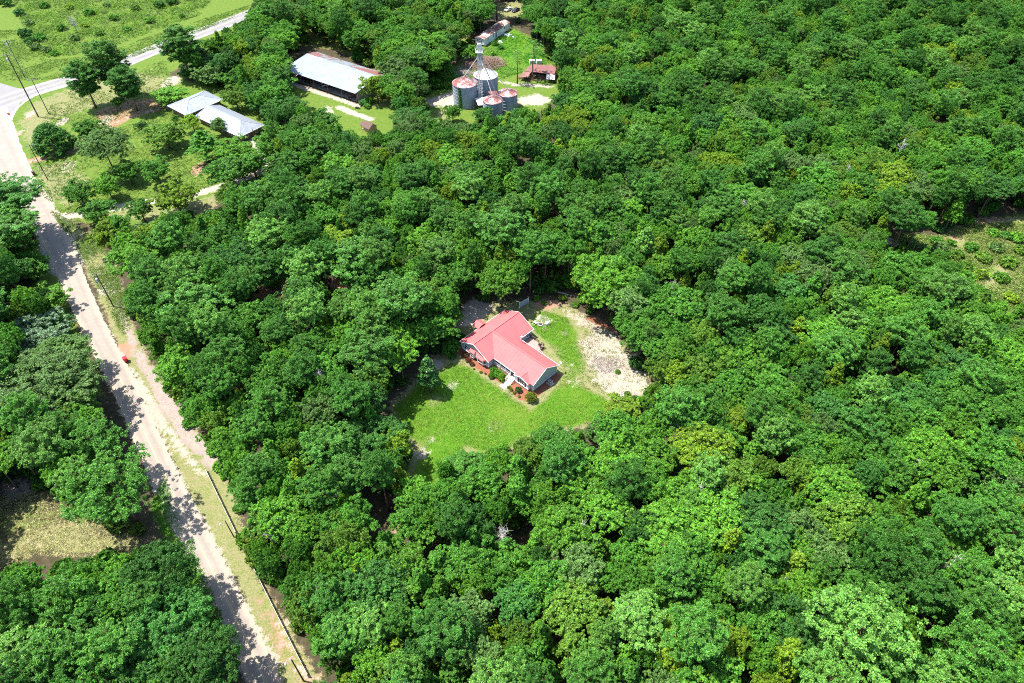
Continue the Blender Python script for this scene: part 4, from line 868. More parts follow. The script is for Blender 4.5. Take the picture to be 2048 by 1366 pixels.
for c in ((-7,-9),(9,-8),(8,9)): MB().tube([(0,0,LT-3.2),(c[0],c[1],.1)], .025, 5).build('guy_wire', M['wire'], EL)
WS = thing('work_shed', 'low lean-to with patched white and red-rust roof sheets between the bins', 'shed', (-11.0,239.0,0), R(20))
for x, y in ((-1.6,-1.8),(1.5,-1.8),(-1.6,1.4),(5.5,2.6),(5.5,-.5)): MB().box(x-.07,y-.07,-.05,x+.07,y+.07,2.9).build('post', M['darkwood'], WS)
MB().slab([(-2,-2.2,2.9),(1.6,-2.4,2.7),(1.9,1.9,3.6),(-1.7,2.0,3.7)], .06).build('roof_sheet', M['pale_rust'], WS); MB().slab([(1.3,-2.5,2.8),(4.2,-1.6,2.9),(4.6,1.6,3.9),(1.5,1.8,3.75)], .06).build('roof_sheet', M['red_rust'], WS); MB().slab([(3.7,-.2,3.75),(7.0,1.2,3.5),(7.0,3.8,4.3),(3.6,3.2,4.8)], .06).build('roof_sheet', M['red_rust'], WS)
MB().box(4.2,-.6,-.04,5.4,2.4,2.8).build('wall', M['galv'], WS)

# ---------------------------------------------------------------- mobile home, wrecked shed, farm clutter
MH = thing('mobile_home', 'derelict white mobile home with rust-streaked roof at the edge of the trees', 'mobile home', (-11.6,294.6,0), math.atan2(313.1-294.4, -.9+11.5))
ML, MW = 21.5, 4.4
MB().box(0,0,.55,ML,MW,3.0).prism_x([(0,3.0),(MW,3.0),(MW/2,3.5)], 0.02, ML-.02).build('wall', M['mh_wall'], MH)
roof_slope(MH, [(-.2,-.2,2.98),(ML+.2,-.2,2.98),(ML+.2,MW/2,3.62),(-.2,MW/2,3.62)], M['mh_roof'], 'x', .75, .06); roof_slope(MH, [(-.2,MW+.2,2.98),(-.2,MW/2,3.62),(ML+.2,MW/2,3.62),(ML+.2,MW+.2,2.98)], M['mh_roof'], 'x', .75, .06)
for x in (.6,5,10,15,20.8):
    for y in (.4,MW-.4): MB().box(x-.2,y-.2,-.04,x+.2,y+.2,.55).build('pier', M['foundation'], MH)
for x in (3,7.5,12,17): window(MH, (x,0,2.0), .9, .9, (0,-1,0), shutters=False)
window(MH, (0,MW*.52,2.0), 1.0, 1.1, (-1,0,0))
MB().box(9.3,-.05,.55,10.2,-.005,2.6).build('door', M['shutter'], MH)
for k in range(10): MB().box(.3+k*2.1,-.04,.05+.1*(k%3),2.2+k*2.1,-.01,.6).build('skirting', M['mh_wall'], MH)
def junk(name, px, py, label, cols, seed, n=9, s=.6):
    g = np.random.default_rng(seed); o = thing(name, label, 'junk pile', P(px,py))
    for k in range(n):
        x, y = g.normal(size=2)*s*1.2; w_, d_, h_ = g.uniform(.3,1.0,3)*s
        q = MB().add([(-w_,-d_,-.03),(w_,-d_*.8,-.03),(w_*.8,d_,-.03),(-w_,d_*.9,-.03),(-w_*.8,-d_*.7,h_),(w_*.8,-d_*.6,h_*1.1),(w_*.6,d_*.8,h_*.8),(-w_*.7,d_*.7,h_)], [(0,3,2,1),(4,5,6,7),(0,1,5,4),(1,2,6,5),(2,3,7,6),(3,0,4,7)]).build('discarded_item', M[cols[k % len(cols)]], o); q.location = (x,y,0); q.rotation_euler = (0,0,g.uniform(0,3))
junk('junk_pile', 1018, 70, 'heap of pale blue and white junk on the grass beside the mobile home', ('junk_blue','white','steel'), 3, 11, .75)
junk('junk_pile', 1000, 84, 'scattered white scrap along the foot of the mobile home wall', ('white','pale_rust','steel'), 4, 8, .5)
WR = thing('collapsed_shed', 'half collapsed shed with red-rust roof sheets and dark open front', 'shed', (2.6,261.2,0), math.atan2(-2.0,11.8))
MB().slab([(1.5,4.2,2.7),(13.2,3.4,2.5),(13.6,10.5,3.0),(3.4,9.6,3.2)], .07).build('roof_sheet', M['red_rust'], WR); MB().slab([(10.4,1.0,1.6),(13.8,.7,1.7),(13.4,3.3,2.44),(10.2,3.6,2.5)], .06).build('roof_sheet', M['pale_rust'], WR)
MB().slab([(0,1.4,1.3),(3.4,1.0,1.9),(4.2,4.0,2.7),(1.0,4.6,2.2)], .06).build('roof_sheet', M['red_rust'], WR)
for x, y in ((1,1.6),(4,1.4),(7,1.3),(10,1.2),(13,1.2),(4,9),(13,9.8),(8.5,9.2)): MB().box(x-.08,y-.08,-.05,x+.08,y+.08,1.6 if y < 5 else 2.9).build('post', M['darkwood'], WR)
MB().box(3.5,8.9,-.05,13.2,9.05,2.8).build('back_wall', M['darkwood'], WR); MB().box(3.5,4.5,-.05,3.6,8.9,2.5).build('side_wall', M['darkwood'], WR)
brush_pile('brush_pile', P(1066,157), 6.5, 2.2, 1.9, 420, M['twig_brown'], 'tangle of fallen dark branches across the front of the collapsed shed', 12, thick=.06, Lr=(.6,2.2))
brush_pile('brush_pile', P(968,128), 8.5, 6.5, 1.7, 900, M['twig_brown'], 'large brown heap of felled branches behind the grain bins', 13, thick=.09, Lr=(1.2,4.0))
brush_pile('brush_pile', P(928,147), 4.0, 3.0, 1.0, 260, M['twig'], 'lower grey end of felled branches left of the white-roofed bin', 14, thick=.07, Lr=(1.0,3.0))
for px_, lb in ((1064,'pale metal storage box behind the collapsed shed, left of the pair'),(1078,'pale metal storage box behind the collapsed shed, right of the pair')):
    t = thing('storage_box', lb, 'storage box', P(px_,128), R(10)); MB().box(-1.0,-.7,.12,1.0,.7,1.5).build('body', M['pale_steel'], t); MB().box(-1.05,-.75,1.5,1.05,.75,1.6).build('lid', M['white'], t)
    for x in (-.8,.8): MB().box(x-.1,-.6,-.03,x+.1,.6,.12).build('skid', M['darkwood'], t)
    for k in range(5): MB().box(-.85+k*.36,-.73,.2,-.75+k*.36,-.7,1.45).build('rib', M['steel'], t)
bd = MB().slab([(0,0,.05),(1.6,.4,.07),(1.5,1.0,.06),(-.1,.7,.05)], .03).build('scrap_panel', M['white'], None, loc=P(838,170)); tag(bd, 'pale sheet of scrap metal lying by the barn power pole', 'scrap metal')

def car(label, loc, rz, mat):
    c = thing('parked_car', label, 'car', loc, rz, 'cars parked on the dry grass')
    prof = [(-2.2,.35),(2.2,.35),(2.25,.62),(2.15,.8),(1.1,.92),(.45,1.38),(-1.0,1.42),(-1.75,.98),(-2.2,.9)]
    b = MB().prism_y(prof, -.86, .86).mesh('body'); bm = bmesh.new(); bm.from_mesh(b)
    for v in bm.verts:
        if v.co.z > 1.2: v.co.y *= .80
        elif v.co.z > .85: v.co.y *= .96
    bmesh.ops.bevel(bm, geom=bm.edges[:], offset=.06, segments=2, affect='EDGES'); bm.to_mesh(b); bm.free(); link('body', b, mat, c)
    MB().add([(1.04,-.74,.98),(1.04,.74,.98),(.52,.66,1.36),(.52,-.66,1.36)], [(0,1,2,3)]).slab([(1.06,-.72,.975),(1.06,.72,.975),(.54,.64,1.365),(.54,-.64,1.365)],.02).build('windscreen', M['glass'], c); MB().slab([(-1.72,-.72,1.03),(-1.08,-.64,1.40),(-1.08,.64,1.40),(-1.72,.72,1.03)],.02).build('rear_window', M['glass'], c)
    for s in (-1,1): MB().add([(.85,s*.845,.96),(.4,s*.715,1.33),(-.95,s*.715,1.35),(-1.5,s*.835,1.0)], [(0,1,2,3)]).add([(.85,s*.855,.96),(.4,s*.725,1.33),(-.95,s*.725,1.35),(-1.5,s*.845,1.0)], [(0,1,2,3)]).build('side_window', M['glass'], c)
    for x in (-1.35,1.35):
        for s in (-1,1): w_ = MB().tube([(0,-.11,0),(0,.11,0)], .33, 16).build('wheel', M['rubber'], c); w_.location = (x,s*.79,.32); MB().tube([(0,-.12,0),(0,.12,0)], .19, 10).build('rim', M['pale_steel'], w_)
    for s in (-1,1): MB().box(2.19,s*.6-.16,.62,2.26,s*.6+.16,.74).build('headlight', M['white'], c); MB().box(-2.25,s*.6-.16,.68,-2.19,s*.6+.16,.82).build('tail_light', M['sign_red'], c)
car('white car parked on dry grass beyond the mobile home', (-1.7,335.0,0), R(228), M['car_white']); car('dark blue-black car parked beside the white car beyond the mobile home', (1.7,334.4,0), R(232), M['car_dark'])

# ---------------------------------------------------------------- poles, wires, signs, bins, fence
def pole(label, x, y, h, ang=0, arms=1, transf=False, light=False, r0=.15):
    o = thing('utility_pole', label, 'utility pole', (x,y,0), ang)
    MB().tube([(0,0,-.05),(0,0,h*.5),(0,0,h)], [r0,r0*.85,r0*.65], 10).build('pole', M['pole'], o)
    for k in range(arms):
        z = h-.35-.9*k; a = MB().box(-1.25,-.16,z-.06,1.25,-.04-.0,z+.06).build('crossarm', M['twig'], o)
        for x_ in (-1.1,-.5,.5,1.1): MB().lathe([(.03,z+.06),(.07,z+.1),(.05,z+.2),(.07,z+.24),(.03,z+.3)], 8, (x_,-.1)).build('insulator', M['pale_steel'], a)
    if transf: MB().lathe([(.22,h-2.3),(.28,h-2.25),(.28,h-1.35),(.2,h-1.25)], 12, (-.42,0)).build('transformer', M['pale_steel'], o)
    if light: MB().bar((0,0,h-.5),(-.9,0,h-.2),.06).build('lamp_arm', M['steel'], o); MB().lathe([(.1,h-.32),(.2,h-.25),(.14,h-.1)], 10, (-1.0,0)).build('lamp_head', M['pale_steel'], o)
    return o
pa = P(77,234); pb = P(98,228); pc = P(50,155); pd = P(96,360); pe = P(227.4,613.5); pg = P(468,1074); ph = P(607.5,1362); pj = P(514.6,293.8); pk_ = P(832.6,198); pl2 = P(1084,86); pf_ = P(262,556)
LANE = math.atan2(pe.y-pd.y, pe.x-pd.x)+math.pi/2
pole('tallest dark utility pole on the highway corner with the road', pa.x, pa.y, 22.5, R(20), 1, True, r0=.24); pole('slimmer dark utility pole just behind the round cedar', pb.x, pb.y, 13, R(20), 1)
pole('dark utility pole across the highway on the far verge', pc.x, pc.y, 14.5, R(20), 2, True); pole('utility pole on the verge beside the dark brown bin', pd.x, pd.y, 12.4, LANE, 1)
pole('utility pole with crossarm and transformer beside the pale road', pe.x, pe.y, 10.8, LANE, 1, True); pole('utility pole with pale crossarm in front of the yellow-green tree', pf_.x, pf_.y, 10.5, LANE+.9, 2)
pole('short lamp pole beside the upper end of the white rail fence', pg.x, pg.y, 5.9, LANE, 0, False, True, r0=.12); pole('lamp pole at the bottom of the picture by the fence end', ph.x, ph.y, 9.2, LANE, 0, False, True, r0=.14)
pole('thin brown pole beside the right end of the silver-roofed house', pj.x, pj.y, 7.0, 0, 0, r0=.12); pole('utility pole with meter box between the pole barn and the grain bins', pk_.x, pk_.y, 6.8, R(60), 1, True); pole('utility pole on the red earth right of the mobile home', pl2.x, pl2.y, 8.6, R(30), 0, False, True)
def wire(a, b, sag, label, dx=0):
    a = Vector(a); b = Vector(b); d = (b-a); s = Vector((-d.y,d.x,0)).normalized()*dx; pts = []
    for i in range(17): f = i/16; pts.append(a+s+d*f+Vector((0,0,-4*sag*f*(1-f))))
    return tag(MB().tube(pts, .016, 4, cap=False).build('power_line', M['wire'], None), label, 'power line', 'overhead power lines')
up = lambda p, h: Vector((p.x,p.y,h))
for dx, w_ in ((-1.1,'outer road-side'),(1.1,'outer tree-side'),(-.5,'inner road-side')):
    wire(up(pd,12.25), up(pe,10.65), 1.0, f'{w_} overhead line from the brown bin pole to the transformer pole', dx)
    wire(up(pb,12.8), up(pd,12.25), .8, f'{w_} overhead line from the pole behind the cedar to the next roadside pole', dx)
    wire(up(pc,14.3), up(pb,12.8), .8, f'{w_} overhead line crossing the highway', dx)
wire(up(pk_,6.6), (-56.9,244.1,4.2), .4, 'service line sagging from the farm pole to the pole barn'); wire(up(pl2,8.3), (-5,303,3.2), .5, 'service line from the red earth pole to the mobile home')
wire(up(pe,10.4), up(P(-60,700),11), 1.0, 'overhead line crossing the pale road from the transformer pole into the left woods')
def wheelie(label, loc, rz, mat, s=1.0):
    o = thing('wheeled_bin', label, 'bin', loc, rz)
    MB().add([(-.26*s,-.28*s,.08),(.26*s,-.28*s,.08),(.26*s,.28*s,.08),(-.26*s,.28*s,.08),(-.34*s,-.40*s,1.02*s),(.34*s,-.40*s,1.02*s),(.34*s,.40*s,1.02*s),(-.34*s,.40*s,1.02*s)], [(0,3,2,1),(4,5,6,7),(0,1,5,4),(1,2,6,5),(2,3,7,6),(3,0,4,7)]).build('body', mat, o)
    MB().prism_x([(-.46*s,1.03*s),(.44*s,1.03*s),(.40*s,1.10*s),(-.36*s,1.14*s)], -.37*s, .37*s).build('lid', mat, o); MB().bar((-.3*s,.46*s,1.0*s),(.3*s,.46*s,1.0*s),.04).build('handle', mat, o)
    for sx in (-1,1): w_ = MB().tube([(-.04,0,0),(.04,0,0)], .13*s, 12).build('wheel', M['rubber'], o); w_.location = (sx*.29*s,.28*s,.12*s)
wheelie('bright red wheeled bin on the orange sand beside the pale road', P(253,723), R(30), M['red'], 1.25); wheelie('dark brown wheeled bin on the verge beside the pale road', P(69,350), R(40), M['brownbin'], 1.25)
ss = thing('stop_sign', 'red octagonal STOP sign at the road junction', 'stop sign', P(24.5,241), R(8))
MB().tube([(0,0,-.05),(0,0,2.9)], .035, 8).build('post', M['steel'], ss)
def octo(r_, y0, y1): return MB().prism_y([(r_*math.cos(R(22.5+45*k)), 2.55+r_*math.sin(R(22.5+45*k))) for k in range(8)], y0, y1)
octo(.50,-.055,-.04).build('border', M['white'], ss); octo(.46,-.062,-.056).build('face', M['sign_red'], ss)
tx = bpy.data.curves.new('STOP','FONT'); tx.body = 'STOP'; tx.size = .34; tx.align_x = 'CENTER'; tx.align_y = 'CENTER'; tx.extrude = .002
to = bpy.data.objects.new('lettering', tx); COL.objects.link(to); to.location = (0,-.066,2.55); to.rotation_euler = (R(90),0,0); to.parent = ss; tx.materials.append(M['white'])
dg = bpy.context.evaluated_depsgraph_get(); tm = bpy.data.meshes.new_from_object(to.evaluated_get(dg)); bpy.data.objects.remove(to); to = link('lettering', tm, None, ss, (0,-.066,2.55)); to.rotation_euler = (R(90),0,0)
# white rail fence between the verge and the woods
def rail_fence(label, a, b):
    a = P(*a); b = P(*b); L = (b-a).length; n = int(round(L/2.4)); s = L/n
    o = thing('rail_fence', label, 'fence', a, math.atan2(b.y-a.y, b.x-a.x))
    post = MB().box(-.08,-.08,-.05,.08,.08,1.32).add([(-.1,-.1,1.32),(.1,-.1,1.32),(.1,.1,1.32),(-.1,.1,1.32),(0,0,1.42)], [(0,3,2,1),(0,1,4),(1,2,4),(2,3,4),(3,0,4)]).mesh('post'); rail = MB().box(.085,-.025,0,s-.085,.025,.20).mesh('rail')
    for k in range(n+1): link('post', post, M['rail_white'], o, (k*s,0,0))
    for k in range(n):
        for z in (.22,.62,1.02): q = link('rail', rail, M['rail_white'], o, (k*s,0,z+random.uniform(-.02,.02)))
rail_fence('upper run of white three-rail fence between the verge and the woods', (413,943), (474,1070)); rail_fence('lower run of white three-rail fence reaching the bottom of the picture', (478,1078), (617,1354))

# ---------------------------------------------------------------- trees
C_ = dict(mid=(.066,.208,.020), bright=(.090,.246,.020), yel=(.142,.256,.016), dark=(.042,.140,.020), blue=(.052,.178,.030), grey=(.094,.192,.044), olive=(.094,.202,.020), pine=(.066,.202,.024), pineb=(.108,.260,.040), pined=(.048,.162,.020), pale=(.12,.21,.11))
WORD = dict(mid='mid green', bright='bright green', yel='yellow-green', dark='dark green', blue='bluish green', grey='grey-green', olive='olive green', pine='fresh green', pineb='light green', pined='deep green', pale='pale blue-green')
PLACED = []                                         # x, y, r
def hand(kind, px, py, rpx, h, col, label, var=None, rz=None):
    zc = h*CENT[kind]; x, y = at(px, py, zc); dep = to_px(x, y, zc)[2]; r = rpx*dep/F_PX
    if kind == 'oak' and r > 5.9: kind = 'big_oak'
    PLACED.append((x, y, r)); return plant_tree(kind, x, y, r, h, C_[col], label, None, var, rz)
HT = [ # north west corner and yard of the silver-roofed house
 ('roadside_pine',163,150,33,17,'pined','tall roadside pine, left of the group by the highway'),('roadside_pine',212,118,40,21,'pine','tallest roadside pine in the middle of the group by the highway'),('roadside_pine',250,160,34,16,'pined','drooping roadside pine, right of the group by the highway'),
 ('roadside_pine',358,85,42,19,'pine','tall pine standing alone against the highway'),('yard',372,148,16,4,'mid','small leafy tree at the foot of the lone highway pine'),('yard',236,205,13,4,'mid','small bushy tree under the roadside pines'),
 ('yard',338,192,34,5,'bright','broad low bright green tree at the left corner of the silver-roofed house'),('cedar',100,275,41,9.5,'dark','large round dark cedar on the verge by the junction'),
 ('oak',205,290,56,13,'grey','big oak hung with grey moss in the silver-roofed house yard'),('yard',180,262,30,8,'mid','green tree leaning against the moss-hung oak'),('yard',281,252,14,3,'dark','small dark bush-like tree on the drive of the silver-roofed house'),
 ('yard',330,272,42,8,'olive','spreading tree with pale blossom specks in front of the silver-roofed house'),('gum',403,282,36,11,'mid','dense upright tree in front of the silver-roofed house'),('yard',384,246,20,6,'yel','small yellowish tree by the wall of the silver-roofed house'),
 ('yard',352,238,9,3,'mid','little round tree at the front wall of the silver-roofed house'),('yard',438,252,17,6,'grey','wispy grey-green tree leaning on the silver roof'),
 ('yard',312,342,33,8,'mid','pecan tree on the lawn below the blossom tree'),('yard',468,304,40,8,'bright','bright pecan tree right of the silver-roofed house front'),('yard',455,346,44,9,'mid','wide pecan tree by the sandy farm track'),
 ('yard',545,290,38,9,'mid','pecan tree right of the thin brown pole'),('yard',158,388,33,8,'mid','pecan tree on the verge, first of the row beside the road'),('yard',214,374,28,8,'bright','pecan tree behind the row beside the road'),('yard',196,425,33,7,'mid','pecan tree throwing shade on the sandy farm track'),
 ('yard',352,396,42,9,'yel','large yellow-leaved pecan tree by the sandy farm track'),('yard',220,472,35,9,'yel','yellow-green tree at the corner of the woods beside the road'),('yard',255,345,26,7,'mid','pecan tree below the moss-hung oak'),('yard',300,478,34,9,'grey','grey-green tree at the wood corner near the sandy farm track'),('yard',240,460,30,9,'mid','green tree wedged behind the yellow-green corner tree'),
 ('yard',470,196,30,8,'olive','tree with pale flower heads behind the silver-roofed house'),('yard',512,205,26,7,'blue','bluish tree between the silver-roofed house and the pole barn'),('oak',565,215,46,11,'dark','large dark oak left of the barn yard'),('yard',420,150,34,8,'grey','grey-leaved tree behind the silver-roofed house'),('yard',470,160,30,8,'mid','green tree behind the pale flowering tree'),
 ('oak',546,130,44,13,'bright','bright green oak at the left end of the pole barn'),('yard',500,132,32,10,'dark','dark tree behind the bright oak by the barn'),
 ('yard',752,176,33,10,'yel','yellow-green tree hiding the right end of the pole barn'),('oak',790,165,34,11,'mid','green oak right of the pole barn'),('oak',822,236,44,10,'dark','dense dark oak between the garden shed and the grain bins'),('yard',642,248,42,8,'mid','pecan tree in front of the pole barn'),('yard',568,282,44,9,'bright','bright pecan tree left of the garden shed'),('yard',600,262,30,8,'mid','pecan tree between the big dark oak and the barn pecan'),
 ('yard',905,226,17,6,'mid','young tree in front of the vine-covered grain bin'),('yard',968,232,22,6,'dark','dark shrubby tree hiding the foot of the nearest grain bin'),('yard',1032,238,28,6,'blue','rounded bluish tree below the right hand grain bin'),('yard',1000,250,24,6,'mid','green tree between the bins and the woods'),
 ('thin_pine',1035,116,17,13,'pineb','thin see-through pine left of the collapsed shed'),('thin_pine',1066,100,22,15,'pine','taller thin pine in front of the collapsed shed'),('thin_pine',1113,118,17,12,'pine','thin pine right of the collapsed shed'),
 ('gum',900,140,13,9,'mid','narrow tree draped in green left of the felled branches'),('yard',870,130,26,9,'mid','leafy tree left of the narrow draped tree'),('yard',1120,62,30,9,'blue','pale-leaved bluish tree right of the mobile home yard'),
 ('oak',1075,28,36,14,'mid','oak shading the right of the mobile home yard'),('oak',1120,20,32,14,'dark','dark oak right of the mobile home yard'),('oak',960,20,34,13,'mid','oak left of the two parked cars'),('oak',905,60,30,10,'mid','oak standing left of the mobile home'),('yard',940,105,18,6,'bright','leafy small tree under the end of the mobile home'),
 ('pine',992,-60,30,26,'pined','very tall pine whose bare trunk rises beside the parked cars'),
 ('yard',505,330,34,8,'mid','pecan tree where the sandy tracks meet'),('yard',440,128,34,9,'blue','bluish tree far behind the silver-roofed house'),('yard',538,175,28,8,'mid','tree left of the barn yard beside the dark oak'),('yard',402,118,30,8,'dark','dark tree right of the lone highway pine'),('yard',280,420,26,7,'mid','pecan tree just below the sandy farm track'),('yard',605,300,34,8,'olive','olive pecan tree below the barn yard'),('yard',690,285,30,7,'mid','low tree left of the garden shed'),
 # around the red-roofed house
 ('magnolia',858,750,30,11.5,'pined','dark conical magnolia alone on the left side of the lawn'),('oak',733,890,80,11.5,'dark','big round dense oak at the lower left of the lawn'),('oak',618,900,50,10,'mid','rounded oak left of the big round oak'),
 ('oak',1225,560,74,14,'bright','large bright oak at the top right of the clearing'),('oak',1290,655,58,12,'mid','oak overhanging the sand on the right of the clearing'),('oak',1140,500,48,14,'mid','oak behind the fallen log'),('oak',1003,558,52,12,'bright','bright oak overhanging the grey panel fence'),('oak',846,590,58,12,'olive','olive oak overhanging the sandy drive of the red-roofed house'),('oak',866,655,42,10,'mid','oak shading the left slope of the pink-red roof'),('pine',800,600,62,19,'pine','pine left of the sandy drive'),('pine',738,700,60,16,'pine','pine at the upper left corner of the lawn'),
 ('yard',1245,820,36,5,'yel','yellow-tinged thin sapling at the lower right corner of the clearing'),('yard',1205,862,30,6,'grey','half bare grey-green tree at the lower edge of the clearing'),('oak',1110,905,70,10,'mid','oak at the foot of the lawn'),('oak',930,950,58,8,'mid','oak reaching into the bottom of the lawn'),
 # left of the road
 ('big_pine',185,880,72,15,'pine','large pine left of the road above the hay meadow'),('big_pine',222,970,86,16,'pine','bigger pine beside the road throwing shade across it'),('oak',95,772,112,14,'grey','broad grey-green oak left of the road'),('oak',118,712,62,10,'grey','grey-green oak beside the pale blue-green trees'),('yard',75,672,66,8,'pale','pale blue-green leafy tree left of the road'),('yard',85,715,52,7,'pale','second pale blue-green tree just below the first'),
 ('pine',20,395,62,17,'pined','dark spreading pine overhanging the top of the pale road'),('pine',28,455,56,15,'pine','pine left of the pale road near the track turning'),('oak',315,1150,80,14,'dark','glossy dark oak at the edge of the road near the bottom'),('big_pine',112,1205,78,15,'pine','pine below the hay meadow'),('pine',40,1290,70,14,'pineb','light green pine in the lower left corner'),('oak',330,1250,90,13,'blue','bluish oak beside the bottom of the road'),('oak',400,1335,84,13,'dark','dark oak at the bottom edge left of the road'),
 ('yard',62,535,40,7,'mid','low rounded tree left of the pale road below the track turning'),('yard',92,598,38,7,'bright','bright low tree left of the pale road, second below the turning'),('yard',112,655,32,6,'mid','low tree left of the pale road beside the pale blue-green trees'),('yard',30,500,40,8,'mid','tree at the left edge below the spreading pines'),
 # right hand woods, standout crowns
 ('big_pine',1720,1255,118,19,'pineb','very large light green pine near the bottom right'),('big_pine',1765,1108,66,18,'pined','dense domed pine in the lower right woods'),('big_pine',1660,1360,80,18,'pineb','light green pine cut by the bottom edge'),('big_pine',1950,1300,96,18,'pine','large fresh green pine in the bottom right corner'),('gum',1460,1090,36,15,'yel','yellow-green upright tree in the lower right woods'),('gum',1585,1135,46,13,'yel','yellow-green rounded tree near the domed pine'),('gum',1700,990,30,12,'yel','yellow leaved tree among the right hand oaks'),('yard',990,1285,32,10,'yel','yellow-gold tree near the bottom middle'),
 ('gum',1745,790,42,12,'yel','yellow-green tree in the woods right of the clearing'),('gum',1290,490,32,17,'pineb','slender light green tree above the bright oak'),('gum',1320,500,26,16,'yel','narrow yellow-green tree beside the slender light green tree'),('gum',1200,480,40,17,'mid','tall spire-shaped tree behind the clearing'),
 ('pine',740,1250,50,14,'pineb','light blue-green pine near the bottom middle left'),('pine',680,1270,52,14,'pine','fresh green pine near the bottom beside the fence woods'),('pine',1010,455,60,20,'pine','tall pine in the woods above the red-roofed house'),('pine',700,520,60,18,'pine','pine in the thin stand above the drive'),('pine',390,605,66,18,'pine','large domed pine in the woods beside the road'),('oak',480,560,44,12,'olive','olive tree at the edge of the orange earth gaps'),
]
for hrow in HT: hand(*hrow)

def inside(poly, x, y):
    c = False; n = len(poly)
    for i in range(n):
        x1, y1 = poly[i]; x2, y2 = poly[(i+1) % n]
        if (y1 > y) != (y2 > y) and x < (x2-x1)*(y-y1)/(y2-y1)+x1: c = not c
    return c
CLEAR = [  # open places the photograph shows (photo pixels): nothing may stand on or lean far over them
 [(770,800),(838,745),(850,715),(905,708),(922,690),(928,668),(915,640),(945,600),(985,612),(1040,605),(1060,600),(1110,583),(1150,590),(1165,625),(1225,652),(1245,690),(1252,735),(1305,742),(1290,770),(1275,840),(1235,818),(1170,845),(1060,868),(1010,890),(985,905),(930,890),(870,915),(862,960),(825,960),(818,880),(798,850)],
 [(455,1380),(375,1250),(325,1150),(275,1010),(212,845),(182,750),(125,690),(92,610),(68,560),(46,500),(48,450),(28,405),(-15,330),(-230,345),(-300,150),(-260,-60),(520,-40),(490,35),(410,80),(390,110),(345,140),(400,170),(470,190),(520,225),(545,330),(520,352),(440,375),(420,420),(340,430),(250,455),(205,480),(225,510),(250,570),(250,610),(268,660),(290,700),(335,780),(405,870),(442,930),(465,960),(470,1040),(485,1090),(535,1180),(570,1230),(605,1290),(640,1380)],
 [(-40,1010),(60,990),(115,985),(150,1040),(230,1060),(285,1090),(270,1112),(215,1100),(150,1120),(80,1105),(-40,1165)],
 [(575,132),(600,95),(640,98),(750,138),(745,190),(790,215),(785,262),(730,278),(690,265),(640,235),(590,190)],
 [(845,200),(900,180),(902,150),(908,126),(930,112),(948,85),(968,85),(975,112),(1010,115),(1040,128),(1112,122),(1112,190),(1085,215),(1030,225),(980,238),(900,248),(860,228)],
 [(945,72),(1005,34),(1025,36),(1045,58),(1085,92),(1092,135),(1000,132),(965,100)], [(985,2),(1045,2),(1045,35),(1010,42),(988,38)],
 [(1765,492),(1810,462),(1880,468),(1960,432),(2100,420),(2100,625),(2000,600),(1950,555),(1880,505)],
 [(705,985),(785,975),(800,1010),(745,1025)], [(640,960),(660,955),(668,985),(645,1005)], [(790,1045),(812,1045),(812,1065),(790,1068)], [(510,575),(570,570),(575,590),(515,610)], [(660,560),(715,560),(715,578),(665,575)],
]
CB = [(min(p[0] for p in c), min(p[1] for p in c), max(p[0] for p in c), max(p[1] for p in c)) for c in CLEAR]
def blocked(x, y, r, h, cent, depth_f):
    tests = [to_px(x, y, 0)[:2]]
    zc = h*cent; cx, cy, dep = to_px(x, y, zc); rp = r*F_PX/dep
    tests += [(cx, cy)]+[(cx+rp*.78*math.cos(a), cy+rp*.70*math.sin(a)) for a in (0,.785,1.571,2.356,3.142,3.927,4.712,5.498)]
    for px, py in tests:
        for c, b in zip(CLEAR, CB):
            if b[0] <= px <= b[2] and b[1] <= py <= b[3] and inside(c, px, py): return True
    return False
def vnoise(x, y, s, seed):
    a = x/s+seed*13.7; b = y/s-seed*7.3
    return .5+.25*(math.sin(a*1.7+1.3*math.sin(b*1.1+seed))+math.sin(b*1.9+1.7*math.sin(a*.8-seed)))
def pick(px, py, x, y):
    """species, colour, radius, height for a wild tree seen at this place"""
    n1 = vnoise(x, y, 17, 1); n2 = vnoise(x, y, 9, 2); q = random.random()
    if px < 330 and py > 330: mixk = (('pine',.42),('oak',.58))
    elif px < 900 and py < 430: mixk = (('oak',.80),('gum',.08),('pine',.12))
    elif px < 950 and 430 <= py < 860: mixk = (('pine',.42),('oak',.44),('gum',.14))
    elif px > 1650 and py > 1080: mixk = (('pine',.42),('oak',.50),('gum',.08))
    elif 900 <= px < 1500 and 400 < py < 600: mixk = (('gum',.30),('oak',.46),('pine',.24))
    elif px > 1300 and py < 330: mixk = (('oak',.62),('pine',.28),('gum',.10))
    else: mixk = (('oak',.66),('gum',.20),('pine',.14))
    s = 0
    for k, pr in mixk:
        s += pr
        if q <= s: break
    q = random.random()+.35*(n1-.5)
    if k == 'pine': col = 'pined' if q < .30 else 'pine' if q < .78 else 'pineb'; r = random.uniform(3.2,4.9); h = random.uniform(14.5,19)
    elif k == 'gum': col = 'mid' if q < .35 else 'bright' if q < .72 else 'yel' if q < .95 else 'olive'; r = random.uniform(2.3,3.5); h = random.uniform(11,16)
    else:
        dk = .18 if (px < 1150 and py < 330) else .04
        col = 'dark' if q < dk else 'blue' if q < dk+.09 else 'mid' if q < .50 else 'bright' if q < .80 else 'grey' if q < .88 else 'olive' if q < .96 else 'yel'
        r = random.choice((2.6,3.1,3.6,4.1,4.6,5.0,5.6))*random.uniform(.9,1.1); h = 9.8+r*.5+1.9*n2+random.uniform(-.9,.9)
    if px > 1150 and py < 330 and k == 'oak': r *= .92
    return k, col, r, h
